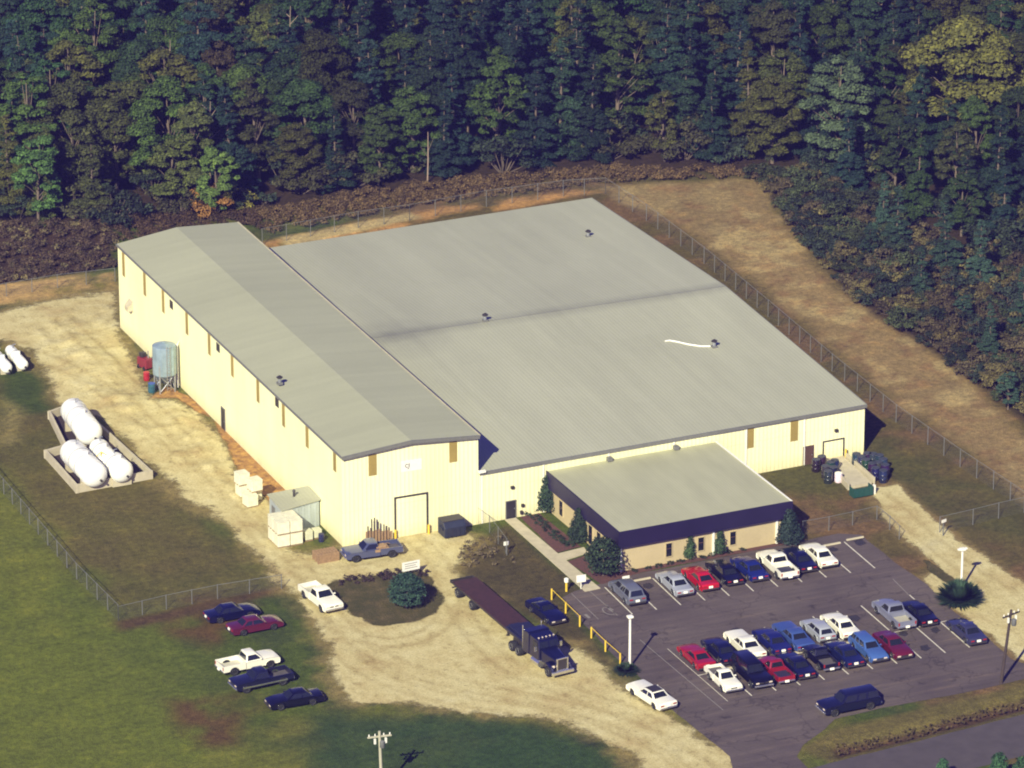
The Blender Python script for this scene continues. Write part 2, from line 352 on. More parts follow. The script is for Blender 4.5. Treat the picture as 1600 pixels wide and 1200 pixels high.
def PXN(X, Y):
    A = np.stack([X - Cn[0], Y - Cn[1], np.zeros_like(X) - Cn[2]], -1) @ Mn
    return 800 + CF * A[..., 0] / -A[..., 2], 600 - CF * A[..., 1] / -A[..., 2]
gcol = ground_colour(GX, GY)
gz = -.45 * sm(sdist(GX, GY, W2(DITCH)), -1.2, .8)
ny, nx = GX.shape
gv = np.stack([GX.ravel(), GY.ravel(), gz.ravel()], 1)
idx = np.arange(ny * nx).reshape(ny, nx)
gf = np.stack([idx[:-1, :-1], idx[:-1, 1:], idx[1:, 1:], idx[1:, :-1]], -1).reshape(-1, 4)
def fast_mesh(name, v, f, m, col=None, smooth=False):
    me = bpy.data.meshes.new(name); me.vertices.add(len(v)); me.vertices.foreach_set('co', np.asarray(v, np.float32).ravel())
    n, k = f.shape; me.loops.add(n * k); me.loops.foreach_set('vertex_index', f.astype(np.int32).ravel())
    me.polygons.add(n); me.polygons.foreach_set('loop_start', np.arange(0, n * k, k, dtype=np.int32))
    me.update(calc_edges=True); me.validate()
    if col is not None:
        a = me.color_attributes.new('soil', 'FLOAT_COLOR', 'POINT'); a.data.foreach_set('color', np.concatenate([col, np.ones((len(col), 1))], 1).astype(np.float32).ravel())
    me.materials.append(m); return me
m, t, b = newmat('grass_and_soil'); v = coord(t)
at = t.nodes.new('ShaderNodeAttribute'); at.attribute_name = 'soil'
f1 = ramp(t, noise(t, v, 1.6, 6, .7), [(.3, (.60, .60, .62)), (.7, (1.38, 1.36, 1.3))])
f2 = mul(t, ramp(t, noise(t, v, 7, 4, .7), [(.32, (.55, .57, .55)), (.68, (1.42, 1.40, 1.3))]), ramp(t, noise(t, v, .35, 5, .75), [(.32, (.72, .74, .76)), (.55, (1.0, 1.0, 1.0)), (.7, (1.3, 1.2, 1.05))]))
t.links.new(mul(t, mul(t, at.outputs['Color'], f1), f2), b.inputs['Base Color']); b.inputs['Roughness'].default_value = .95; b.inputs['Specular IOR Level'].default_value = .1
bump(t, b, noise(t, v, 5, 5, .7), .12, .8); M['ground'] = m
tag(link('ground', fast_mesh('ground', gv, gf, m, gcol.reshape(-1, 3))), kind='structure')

def ragged(pts, amp, step=.35, seed=3, scale=2.2):
    """outline of world points, cut fine and pushed in and out by noise"""
    out = []; n = len(pts)
    for i in range(n):
        a, b_ = pts[i], pts[(i + 1) % n]; L = (b_ - a).length; k = max(1, int(L / step)); d = (b_ - a) / max(L, 1e-6); nn = Vector((-d.y, d.x, 0))
        for j in range(k):
            p = a + (b_ - a) * (j / k)
            q = float(fbm(np.array(p.x), np.array(p.y), scale, seed)) - .5
            out.append(p + nn * q * 2 * amp)
    return out
def smooth_poly(pts, it=2):
    for _ in range(it):
        o = []
        for i in range(len(pts)):
            a, b_ = pts[i], pts[(i + 1) % len(pts)]; o += [a * .75 + b_ * .25, a * .25 + b_ * .75]
        pts = o
    return pts
def sheet(name, pts, z, m, amp=0.0, thick=0.0, smooth=0, scale=2.2):
    pts = [Vector((p.x, p.y, 0)) for p in pts]
    if smooth: pts = smooth_poly(pts, smooth)
    if amp: pts = ragged(pts, amp, scale=scale)
    mb = MB(); top = [(p.x, p.y, z) for p in pts]
    if thick: mb.hexa([(p.x, p.y, z - thick) for p in pts], top)
    else: mb.poly(top)
    me = mb.data(name, m)
    bm = bmesh.new(); bm.from_mesh(me); bmesh.ops.triangulate(bm, faces=[f for f in bm.faces if len(f.verts) > 4])
    if not thick:
        for f in bm.faces:
            if f.normal.z < 0: f.normal_flip()
    bm.to_mesh(me); bm.free()
    return tag(link(name, me), kind='structure')

m, t, b = newmat('yard_gravel'); v = coord(t)
c1 = ramp(t, noise(t, v, .16, 6, .65), [(.30, (.40, .31, .14)), (.45, (.47, .40, .19)), (.6, (.53, .47, .24)), (.72, (.46, .41, .23))])
mp = t.nodes.new('ShaderNodeMapping'); t.links.new(v, mp.inputs[0]); mp.inputs['Scale'].default_value = (1.2, .8, 1)
c2 = ramp(t, noise(t, mp.outputs[0], .8, 8, .75), [(.30, (.62, .58, .54)), (.46, (.98, .97, .96)), (.65, (1.12, 1.13, 1.2))])
c3 = ramp(t, noise(t, v, 5, 5, .75), [(.28, (.60, .57, .55)), (.48, (1.0, 1.0, 1.0)), (.72, (1.2, 1.2, 1.25))])
ru = t.nodes.new('ShaderNodeAttribute'); ru.attribute_name = 'rut'
peb = ramp(t, noise(t, v, 2.4, 2, .5), [(.66, (1, 1, 1)), (.74, (.55, .52, .5))])
t.links.new(mul(t, mul(t, mul(t, mul(t, c1, c2), c3), peb), ramp(t, ru.outputs['Fac'], [(.05, (1, 1, 1)), (.8, (.80, .77, .72))])), b.inputs['Base Color']); b.inputs['Roughness'].default_value = .95; b.inputs['Specular IOR Level'].default_value = .1
bump(t, b, noise(t, v, 3, 6, .7), .10, .7); M['gravel'] = m
m, t, b = newmat('asphalt'); v = coord(t)
c1 = ramp(t, noise(t, v, .12, 6, .6), [(.3, (.080, .064, .066)), (.7, (.122, .100, .096))])
mp = t.nodes.new('ShaderNodeMapping'); t.links.new(v, mp.inputs[0]); mp.inputs['Scale'].default_value = (.12, 1.2, 1)
c2 = ramp(t, noise(t, mp.outputs[0], .9, 6, .7), [(.3, (.76, .75, .78)), (.55, (1.02, 1.0, .98)), (.72, (1.5, 1.38, 1.15))])
c3 = ramp(t, noise(t, v, 14, 3, .8), [(.3, (.75,) * 3), (.7, (1.22,) * 3)])
vo = t.nodes.new('ShaderNodeTexVoronoi'); vo.feature = 'DISTANCE_TO_EDGE'; vo.inputs['Scale'].default_value = .14
wv = t.nodes.new('ShaderNodeTexNoise'); wv.inputs['Scale'].default_value = .5; wv.inputs['Detail'].default_value = 4; t.links.new(v, wv.inputs['Vector'])
ws = t.nodes.new('ShaderNodeVectorMath'); ws.operation = 'SCALE'; ws.inputs['Scale'].default_value = 4.0; t.links.new(wv.outputs['Color'], ws.inputs[0])
wa = t.nodes.new('ShaderNodeVectorMath'); wa.operation = 'ADD'; t.links.new(v, wa.inputs[0]); t.links.new(ws.outputs[0], wa.inputs[1]); t.links.new(wa.outputs[0], vo.inputs['Vector'])
crk = ramp(t, vo.outputs['Distance'], [(.004, (.66, .66, .68)), (.014, (1, 1, 1))])
c4 = ramp(t, noise(t, v, .55, 3, .5), [(.28, (.55, .55, .58)), (.36, (1, 1, 1))])
t.links.new(mul(t, mul(t, mul(t, mul(t, c1, c2), c3), c4), crk), b.inputs['Base Color']); b.inputs['Roughness'].default_value = .9; b.inputs['Specular IOR Level'].default_value = .2
M['asphalt'] = m
M['road'] = plain('road_asphalt', (.070, .058, .062), .9, var=.25, scale=.7)
m, t, b = newmat('mulch'); v = coord(t)
t.links.new(ramp(t, noise(t, v, 6, 5, .8), [(.3, (.030, .018, .016)), (.7, (.150, .058, .045))]), b.inputs['Base Color']); b.inputs['Roughness'].default_value = .95; M['mulch'] = m
m, t, b = newmat('lawn_turf'); v = coord(t)
t.links.new(mul(t, ramp(t, noise(t, v, .6, 5, .7), [(.3, (.050, .052, .018)), (.5, (.075, .066, .026)), (.7, (.13, .098, .045))]), ramp(t, noise(t, v, 7, 4, .7), [(.3, (.65,) * 3), (.7, (1.35,) * 3)])), b.inputs['Base Color'])
b.inputs['Roughness'].default_value = .95; b.inputs['Specular IOR Level'].default_value = .1; bump(t, b, noise(t, v, 5, 5), .12); M['turf'] = m
m, t, b = newmat('red_clay'); v = coord(t)
t.links.new(ramp(t, noise(t, v, 1.2, 6, .75), [(.3, (.14, .075, .030)), (.48, (.32, .165, .045)), (.66, (.52, .30, .07))]), b.inputs['Base Color']); b.inputs['Roughness'].default_value = .95
bump(t, b, noise(t, v, 3, 6, .7), .15); M['clay'] = m
M['line'] = plain('worn_line_paint', (.66, .62, .52), .8, var=.35, scale=2.5)
M['line_faint'] = plain('faded_line_paint', (.22, .20, .19), .9, var=.3, scale=3)

def soft_mat(src, name):
    m = M[src].copy(); m.name = name; t = m.node_tree; b = t.nodes['Principled BSDF']; at = t.nodes.new('ShaderNodeAttribute'); at.attribute_name = 'rim'
    v = coord(t); a_ = noise(t, v, .8, 8, .8)
    ad = t.nodes.new('ShaderNodeMath'); ad.operation = 'ADD'; t.links.new(at.outputs['Fac'], ad.inputs[0]); t.links.new(a_, ad.inputs[1])
    mr = t.nodes.new('ShaderNodeMapRange'); t.links.new(ad.outputs[0], mr.inputs[0]); mr.inputs[1].default_value = .92; mr.inputs[2].default_value = 1.12
    t.links.new(mr.outputs[0], b.inputs['Alpha']); M[name] = m
for k in ('gravel', 'clay', 'turf'): soft_mat(k, k + '_soft')
PATHS = [[(30, 540), (150, 600), (235, 665), (330, 740), (410, 812), (470, 890), (530, 980), (620, 1045), (760, 1080), (900, 1105), (1010, 1145), (1140, 1225)],
         [(100, 500), (190, 590), (260, 660), (360, 770), (440, 880), (490, 960), (560, 1050), (700, 1095), (850, 1112), (980, 1160), (1080, 1225)],
         [(640, 838), (690, 880), (712, 950), (780, 1040), (900, 1085), (1040, 1135), (1130, 1190)], [(470, 880), (560, 880), (650, 850)], [(705, 930), (690, 985), (610, 1010), (530, 985)],
         [(1375, 775), (1420, 815), (1490, 875), (1560, 920), (1690, 1010)]]
def rutmap(X, Y):
    o = np.zeros_like(X)
    for path in PATHS:
        w_ = smooth_open([P(*q) for q in path])
        d = np.full(X.shape, 1e9)
        for a, b_ in zip(w_[:-1], w_[1:]):
            ex, ey = b_.x - a.x, b_.y - a.y; tt = np.clip(((X - a.x) * ex + (Y - a.y) * ey) / (ex * ex + ey * ey + 1e-9), 0, 1); d = np.minimum(d, np.hypot(X - a.x - tt * ex, Y - a.y - tt * ey))
        o = np.maximum(o, np.exp(-((d - .95) / .32) ** 2) * (.35 + .65 * fbm(X, Y, 6, 41))); 
    return o
def smooth_open(p):
    for _ in range(2):
        q = [p[0]]
        for a, b_ in zip(p[:-1], p[1:]): q += [a * .75 + b_ * .25, a * .25 + b_ * .75]
        p = q + [p[-1]]
    return p
def soft_sheet(name, poly, z, m, fade, step=.5, lift=None):
    xs = [p.x for p in poly]; ys = [p.y for p in poly]; X, Y = np.meshgrid(np.arange(min(xs) - 3, max(xs) + 3, step), np.arange(min(ys) - 3, max(ys) + 3, step))
    d = sdist(X, Y, poly) + (fbm(X, Y, 3, 21) - .5) * fade * 1.2; f = d / (2 * fade) + .5; ny_, nx_ = X.shape; idx = np.arange(ny_ * nx_).reshape(ny_, nx_)
    F = np.stack([idx[:-1, :-1], idx[:-1, 1:], idx[1:, 1:], idx[1:, :-1]], -1).reshape(-1, 4); keep = (f.ravel()[F] > .1).any(1); F = F[keep]
    us, inv = np.unique(F, return_inverse=True); F = inv.reshape(-1, 4); V = np.stack([X.ravel(), Y.ravel(), z + np.clip(f.ravel(), 0, 1) * (lift(X, Y).ravel() if lift else 0)], 1)[us]
    me = fast_mesh(name, V, F, m); r_ = rutmap(V[:, 0], V[:, 1]); b_ = me.attributes.new('rut', 'FLOAT', 'POINT'); b_.data.foreach_set('value', r_.astype(np.float32)); a = me.attributes.new('rim', 'FLOAT', 'POINT'); a.data.foreach_set('value', np.clip(f.ravel()[us], 0, 1.2).astype(np.float32))
    return tag(link(name, me), kind='structure')
MOUND = W2([(20, 500), (180, 470), (215, 600), (300, 640), (420, 800), (380, 800), (300, 740), (220, 690), (150, 640), (90, 600)])
def mounds(X, Y):
    k = sm(sdist(X, Y, MOUND), -.5, 2.5); return k * (np.maximum(0, fbm(X, Y, 4.5, 31) - .47) * 1.5 + np.maximum(0, fbm(X, Y, 1.6, 35) - .5) * .7)
soft_sheet('gravel_yard', W2(YARD), .012, M['gravel_soft'], 2.1, .4, mounds)
soft_sheet('soil_strip', W2(CLAY), .02, M['clay_soft'], .8, .35)
soft_sheet('grass_island', W2(ISLAND), .03, M['turf_soft'], .9, .35)
soft_sheet('dirt_track', W2(TRACK), .016, M['gravel_soft'], 1.0, .4)
sheet('parking_lot', W2(LOT), .024, M['asphalt'], .12, smooth=0)
ra, rb = P(1300, 1192), P(1600, 1116); rd = (rb - ra).normalized(); rn = Vector((rd.y, -rd.x, 0))
sheet('road', [ra - rd * 120, rb + rd * 160, rb + rd * 160 + rn * 7.2, ra - rd * 120 + rn * 7.2], .018, M['road'], .10)
walk = [(789, 813), (806, 810), (872, 866), (912, 856), (920, 864), (884, 876), (938, 920), (914, 925)]
sheet('sidewalk', W2(walk), .09, M['concrete'], thick=.12)
sheet('mulch_bed', W2([(812, 808), (842, 802), (905, 852), (909, 855), (870, 864)]), .034, M['mulch'], .15)
sheet('mulch_bed', W2([(887, 878), (914, 869), (962, 895), (1215, 848), (1228, 851), (1000, 895), (940, 913)]), .036, M['mulch'], .15)
M['oil'] = plain('oil_stain', (.030, .026, .032), .7)
soft_mat('oil', 'oil_soft')
for u, v in ((1302, 858), (1343, 848), (1336, 966), (1412, 990), (1462, 985), (1446, 1012), (1012, 915), (1150, 985)):
    soft_sheet('oil_stain', W2([(u - 8, v - 2), (u + 2, v - 5), (u + 9, v + 1), (u + 2, v + 5), (u - 6, v + 3)]), .0275, M['oil_soft'], .55, .15)
# painted stall lines
def strip(a, b_, wd, z, mat, name):
    d = (b_ - a).normalized(); n_ = Vector((-d.y, d.x, 0)) * wd / 2
    mb = MB(); mb.quad(*[(q.x, q.y, z) for q in (a - n_, b_ - n_, b_ + n_, a + n_)]); o = mb.build(name, mat); return tag(o, kind='structure')
lines = []
for i in range(11):
    k = i / 10; lines.append(((945 + 374 * k, 918 - 71 * k), (988 + 379 * k, 960 - 72 * k)))
mbl = MB()
def addline(mb, a, b_, wd=.12, z=.030):
    a, b_ = P(*a), P(*b_); d = (b_ - a).normalized(); n_ = Vector((-d.y, d.x, 0)) * wd / 2
    mb.quad(*[(q.x, q.y, z) for q in (a - n_, b_ - n_, b_ + n_, a + n_)])
for a, b_ in lines: addline(mbl, a, b_)
for i in range(11):
    bx, by = 1137 + 37.8 * i, 1096 - 8.4 * i
    addline(mbl, (bx - 94, by - 82), (bx, by), .12 if i > 0 else .06)
addline(mbl, (1090, 1056), (1490, 968), .10, .033)
tag(mbl.build('stall_lines', M['line']), kind='structure')
mbf = MB()
for a, b_ in (((893, 928), (935, 968)), ((920, 923), (965, 962)), ((1000, 1000), (1130, 1110)), ((1395, 905), (1420, 930))): addline(mbf, a, b_, .08)
for k in range(14):      # worn wheelchair mark
    q = P(951, 955); a0, a1 = k / 14 * 5.2, (k + 1) / 14 * 5.2
    p0 = q + Vector((math.cos(a0) * .5, math.sin(a0) * .9, 0)); p1 = q + Vector((math.cos(a1) * .5, math.sin(a1) * .9, 0)); d = (p1 - p0).normalized() * .06; n_ = Vector((-d.y, d.x, 0))
    mbf.quad(*[(x.x, x.y, .030) for x in (p0 - n_, p1 - n_, p1 + n_, p0 + n_)])
addline(mbf, (948, 946), (952, 953), .14); addline(mbf, (952, 953), (962, 959), .14); addline(mbf, (914, 960), (921, 966), .3)
tag(mbf.build('faded_markings', M['line_faint']), kind='structure')
NORTH = math.atan2(*((P(1250, 905) - P(1305, 955)).yx)); NORTH = math.atan2((P(945, 918) - P(988, 960)).y, (P(945, 918) - P(988, 960)).x)

# ------------------------------------------------------------------ the factory
class Wall:
    def __init__(s, A, B):
        s.A = Vector((A[0], A[1], 0)); s.B = Vector((B[0], B[1], 0)); s.d = (s.B - s.A).normalized(); s.L = (s.B - s.A).length
        s.n = Vector((s.d.y, -s.d.x, 0)); s.rz = math.atan2(s.d.y, s.d.x)
    def at(s, u, v):
        r = Vector(ray(u, v)); o = Vector(CP); t_ = (s.A - o).dot(s.n) / r.dot(s.n); q = o + r * t_
        return (q - s.A).dot(s.d), q.z
    def pt(s, a, z, out=0.0): q = s.A + s.d * a + s.n * out; return Vector((q.x, q.y, z))
    def slab(s, mb, a0, a1, z0, z1, o0, o1):
        c = s.pt((a0 + a1) / 2, (z0 + z1) / 2, (o0 + o1) / 2); mb.box(c, (abs(a1 - a0), abs(o1 - o0), abs(z1 - z0)), s.rz); return mb
H1, HR, H2, H2R, HO = 9.7, 10.4, 5.6, 7.3, 4.5
hFL, hFR, hBR, hBL = P(534, 714, H1), P(749, 680, H1), P(371, 347, H1), P(182, 381, H1)
rF, rB = P(642, 688, HR), P(276, 355, HR)
lFR, lBR = P(1354, 632, H2), P(924, 309, H2)
lR = P(1133, 447, H2R)
fac = thing('factory_building', 'sprawling cream metal factory with high bay, wide grey low roof and front office', 'factory', (0, 0, 0))
def part(mb, name, mat, label=None, parent=None, **k):
    o = mb.build(name, mat, parent or fac, **k)
    if label: o['label'] = label
    return o
def inset(p, c, d): q = Vector(p); e = (Vector((c[0], c[1], 0)) - Vector((p[0], p[1], 0))).normalized(); return q + e * d
hc = (hFL + hFR + hBR + hBL) / 4
wFL, wFR, wBR, wBL = [inset(p, hc, .22) for p in (hFL, hFR, hBR, hBL)]
# high bay walls: one shell with gabled ends
mb = MB(); mid_f = (wFL + wFR) / 2; mid_b = (wBL + wBR) / 2
vs = [(p.x, p.y, 0) for p in (wFL, wFR, wBR, wBL)] + [(p.x, p.y, H1 - .03) for p in (wFL, wFR, wBR, wBL)] + [(mid_f.x, mid_f.y, HR - .05), (mid_b.x, mid_b.y, HR - .05)]
mb.add(vs, [(0, 1, 5, 8, 4), (1, 2, 6, 5), (2, 3, 7, 9, 6), (3, 0, 4, 7)])
part(mb, 'wall', M['wall'], 'tall cream wall of the high bay')
mb = MB(); th = .12
for a, b_, c, d in ((hFL, rF, rB, hBL), (rF, hFR, hBR, rB)):
    mb.hexa([q - Vector((0, 0, th)) for q in (a, b_, c, d)], [q for q in (a, b_, c, d)])
hr = part(mb, 'roof', M['roof_high'], 'tan gable roof of the high bay')
mb = MB()                                                    # gable edge trim and eave gutters
fo = (hFL - hBL).normalized() * .04
for a, b_ in ((hFL, rF), (rF, hFR)):
    d = (b_ - a).normalized(); mb.hexa([a + fo + Vector((0, 0, -.34)), a + fo * 4 + Vector((0, 0, -.34)), a + fo * 4 + Vector((0, 0, .03)), a + fo + Vector((0, 0, .03))],
                                       [b_ + fo + Vector((0, 0, -.34)), b_ + fo * 4 + Vector((0, 0, -.34)), b_ + fo * 4 + Vector((0, 0, .03)), b_ + fo + Vector((0, 0, .03))])
part(mb, 'roof_trim', M['trim_grey'])
mb = MB(); off = (hFL - hFR).normalized() * .1
mb.hexa([hFL + Vector((0, 0, -.2)), hFL + off + Vector((0, 0, -.2)), hFL + off + Vector((0, 0, .0)), hFL + Vector((0, 0, 0))], [hBL + Vector((0, 0, -.2)), hBL + off + Vector((0, 0, -.2)), hBL + off, hBL + Vector((0, 0, 0))])
part(mb, 'gutter', M['trim_grey'])
mb = MB(); off = (hFR - hFL).normalized() * .12
mb.hexa([hFR + Vector((0, 0, -.2)), hFR + off + Vector((0, 0, -.2)), hFR + off + Vector((0, 0, .04)), hFR + Vector((0, 0, .04))], [hBR + Vector((0, 0, -.2)), hBR + off + Vector((0, 0, -.2)), hBR + off + Vector((0, 0, .04)), hBR + Vector((0, 0, .04))])
part(mb, 'gutter', M['concrete'], 'pale gutter along the inner eave')
# low building
lFL = Vector((wFR.x, wFR.y, H2)) + Vector((.02, 0, 0)); e = (lFR - lFL)
fl_dir = Vector((e.x, e.y, 0)).normalized()
lBLx = P(428, 386, H2); bd = (lBLx - lBR); lBL = lBR + bd * 1.25
lL = lR + (P(590, 527, H2R) - lR) * 1.2
# clip the left edge against the high bay's right wall
def clip_left(a, b_):     # where line a->b (going left) meets the inner wall plane
    n_ = Vector((hBR.y - hFR.y, -(hBR.x - hFR.x), 0)); t_ = (Vector((wFR.x, wFR.y, 0)) - Vector((a.x, a.y, 0))).dot(n_) / Vector((b_.x - a.x, b_.y - a.y, 0)).dot(n_); return a + (b_ - a) * t_
lBL = clip_left(lBR, lBLx); lL = clip_left(lR, P(590, 527, H2R))
low_c = (lFL + lFR + lBR + lBL) / 4
b0, b1, b2, b3 = [Vector((p.x, p.y, 0)) for p in (lFL, inset(lFR, low_c, .2), inset(lBR, low_c, .2), lBL)]
b1 = b0 + (Vector((inset(lFR, low_c, .2).x, inset(lFR, low_c, .2).y, 0)) - b0)
mb = MB(); vs = [(p.x, p.y, 0) for p in (b0, b1, b2, b3)] + [(p.x, p.y, H2 - .05) for p in (b0, b1, b2, b3)]
br_ = b1 + (b2 - b1) * ((lR - lFR).length / (lBR - lFR).length); vs.append((br_.x, br_.y, H2R - .15))
mb.add(vs, [(0, 1, 5, 4), (1, 2, 6, 8, 5), (2, 3, 7, 6)])
part(mb, 'wall', M['wall'], 'long low cream wall facing the parking lot')
mb = MB(); dz = Vector((0, 0, .12))
for a, b_, c, d in ((lFL + fl_dir * .1, lFR, lR, lL), (lL, lR, lBR, lBL)):
    mb.hexa([q - dz for q in (a, b_, c, d)], [a, b_, c, d])
part(mb, 'roof', M['roof'], 'vast low grey metal roof')
mb = MB(); fo = (lFR - lBR); fo.z = 0; fo = fo.normalized()
a, b_ = lFL + fl_dir * .1, lFR
mb.hexa([a + Vector((0, 0, -.30)), a + fo * .14 + Vector((0, 0, -.30)), a + fo * .14 + Vector((0, 0, .02)), a + Vector((0, 0, .02))], [b_ + Vector((0, 0, -.30)), b_ + fo * .14 + Vector((0, 0, -.30)), b_ + fo * .14 + Vector((0, 0, .02)), b_ + Vector((0, 0, .02))])
part(mb, 'gutter', M['trim_grey'])
mb = MB(); rr_ = fl_dir * .08
for a, b_ in ((lFR, lR), (lR, lBR)):
    mb.hexa([a + Vector((0, 0, -.25)), a + rr_ + Vector((0, 0, -.25)), a + rr_ + Vector((0, 0, .03)), a + Vector((0, 0, .03))], [b_ + Vector((0, 0, -.25)), b_ + rr_ + Vector((0, 0, -.25)), b_ + rr_ + Vector((0, 0, .03)), b_ + Vector((0, 0, .03))])
part(mb, 'roof_trim', M['trim_grey'])
mb = MB(); mb.tube([lL + Vector((0, 0, -.085)), lR + Vector((0, 0, -.085))], .11, 8); part(mb, 'ridge_cap', M['trim_grey'])
WL = Wall(wBL, wFL); WF = Wall(wFL, wFR); WO = Wall(b0, b1)
# tan translucent strips
def strip_panel(wl, u, v0, v1, wd):
    a, _ = wl.at(u, (v0 + v1) / 2); _, z1 = wl.at(u, v0); _, z0 = wl.at(u, v1); z1 = min(z1, (H2 if wl is WO else H1) - .32)
    mb = MB(); wl.slab(mb, a - wd / 2, a + wd / 2, z0, z1, -.02, .03); return part(mb, 'louver_panel', M['strip'])
for u, v in ((193, 398), (226, 428), (255, 455), (292, 489), (327, 521), (363, 555), (403, 595), (443, 633), (480, 666), (523, 703)): strip_panel(WL, u, v - 6, v + 33, .75)
for u, v0, v1 in ((582, 690, 743), (708, 676, 722)): strip_panel(WF, u, v0, v1, .85)
for u, v0, v1 in ((1172, 660, 700), (1241, 648, 689)): strip_panel(WO, u, v0, v1, .85)
for u, v in ((268, 476), (341, 543), (433, 628)):
    a, z = WL.at(u, v); z = min(z, H1 - .8); mb = MB(); WL.slab(mb, a - .45, a + .45, z - .45, z + .45, -.02, .05); part(mb, 'wall_vent', M['trim_dark'])
# left wall: doors, vent hood, pipe
def door(wl, u, v0, v1, wd, mat, name='door', frame=M['trim_grey']):
    a, z1 = wl.at(u, v0); h = wl.at(u, v0)[1] - wl.at(u, v1)[1]; mb = MB(); wl.slab(mb, a - wd / 2, a + wd / 2, .03, h, -.02, .05); o = part(mb, name, mat)
    f_ = MB(); wl.slab(f_, a - wd / 2 - .09, a - wd / 2 - .005, .03, h + .09, -.02, .08); wl.slab(f_, a + wd / 2 + .005, a + wd / 2 + .09, .03, h + .09, -.02, .08); wl.slab(f_, a - wd / 2, a + wd / 2, h + .005, h + .088, -.02, .08)
    f_.build('door_frame', frame, o)
    k = MB(); wl.slab(k, a + wd / 2 - .16, a + wd / 2 - .08, 1.0, 1.1, .05, .12); k.build('handle', M['steel'], o); return o
door(WL, 349, 640, 672, 1.0, M['door_dark'])
a, z = WL.at(205, 476); mb = MB(); c = WL.pt(a, z, 0)
mb.loft([[WL.pt(a - .6, z + .55, 0), WL.pt(a + .6, z + .55, 0), WL.pt(a + .6, z - .55, 0), WL.pt(a - .6, z - .55, 0)], [WL.pt(a - .5, z - .1, .6), WL.pt(a + .5, z - .1, .6), WL.pt(a + .5, z - .6, .6), WL.pt(a - .5, z - .6, .6)]])
part(mb, 'vent_hood', M['concrete'])
# front openings
def roller(wl, u0, u1, v0, v1, w_=.16):
    a0, z1 = wl.at(u0, v0); a1, _ = wl.at(u1, v0); zt = wl.at((u0 + u1) / 2, v0)[1]; zb = .03
    h = zt - wl.at((u0 + u1) / 2, v1)[1]
    mb = MB(); n = 7
    for i in range(n): wl.slab(mb, a0, a1, zb + i * h / n + .01, zb + (i + 1) * h / n - .02, -.05, .02)
    wl.slab(mb, a0, a1, zb, zb + h, -.06, -.005)
    o = part(mb, 'roller_door', M['wall'])
    f_ = MB(); wl.slab(f_, a0 - w_, a0 - .005, zb, zb + h + w_, -.02, .10); wl.slab(f_, a1 + .005, a1 + w_, zb, zb + h + w_, -.02, .10); wl.slab(f_, a0 - .004, a1 + .004, zb + h + .005, zb + h + w_ - .003, -.02, .10)
    f_.build('door_frame', M['trim_dark'], o); return o
roller(WF, 618, 666, 775, 836); roller(WO, 1287, 1317, 691, 721, .12)
for u in (616, 668):                                       # yellow guard posts at the door foot
    a, _ = WF.at(u, 830); mb = MB(); q = WF.pt(a, 0, .35); mb.cyl(q, q + Vector((0, 0, 1.0)), .12, .12)
    tag(mb.build('bollard', M['yellow']), 'yellow guard post at the %s foot of the tall bay roller door' % ('left' if u < 640 else 'right'), 'bollard', 'yellow guard posts at the roller door')
a, _ = WO.at(1319, 712); q = WO.pt(a, 0, .35); mb = MB(); mb.cyl(q, q + Vector((0, 0, 1.1)), .10)
tag(mb.build('bollard', M['yellow']), 'yellow guard post beside the small loading door at the far right', 'bollard')
door(WO, 798, 783, 810, 1.0, M['door_dark']); door(WO, 1263, 700, 728, 1.05, M['door_brown'], frame=M['door_brown'])
for wl, u, v, dx, dz in ((WO, 800, 761, .35, .28), (WO, 816, 789, .3, .3), (WO, 814, 800, .25, .35), (WO, 1306, 672, .35, .3)):
    a, z = wl.at(u, v); mb = MB(); wl.slab(mb, a - dx / 2, a + dx / 2, z - dz / 2, z + dz / 2, -.02, .22); part(mb, 'wall_lamp' if v < 770 else 'meter_box', M['trim_dark'])
for u, v0 in ((753, 738), (849, 722), (951, 706), (1166, 672), (1257, 655), (1053, 690)):
    a, _ = WO.at(u, v0 + 10); mb = MB(); WO.slab(mb, a - .06, a + .06, .05, H2 - .3, .0, .1); part(mb, 'downspout', M['white'])
# white banner with a dark mark
a0, z1 = WF.at(627, 721); a1, z0 = WF.at(659, 735); zc = WF.at(643, 727)[1]; mb = MB(); WF.slab(mb, a0, a1, zc - .58, zc + .58, -.02, .04); bn = part(mb, 'banner', M['white'])
mb = MB(); ac = a0 + .55
pts = [WF.pt(ac + .15 * math.cos(x), zc + .05 + .17 * math.sin(x), .06) for x in np.linspace(.6, 5.6, 12)]; mb.tube(pts, .03, 6)
pts = [WF.pt(ac + .25, zc + .28, .06), WF.pt(ac + .25, zc - .08, .06), WF.pt(ac + .20, zc - .25, .06), WF.pt(ac + .09, zc - .30, .06)]; mb.tube(pts, .034, 6)
mb.build('emblem', M['trim_dark'], bn)
# floodlight on the corner
q = WO.pt(.3, H2 + .15, .25); mb = MB(); mb.box(q, (.7, .35, .2), WO.rz); part(mb, 'floodlight', M['white'])
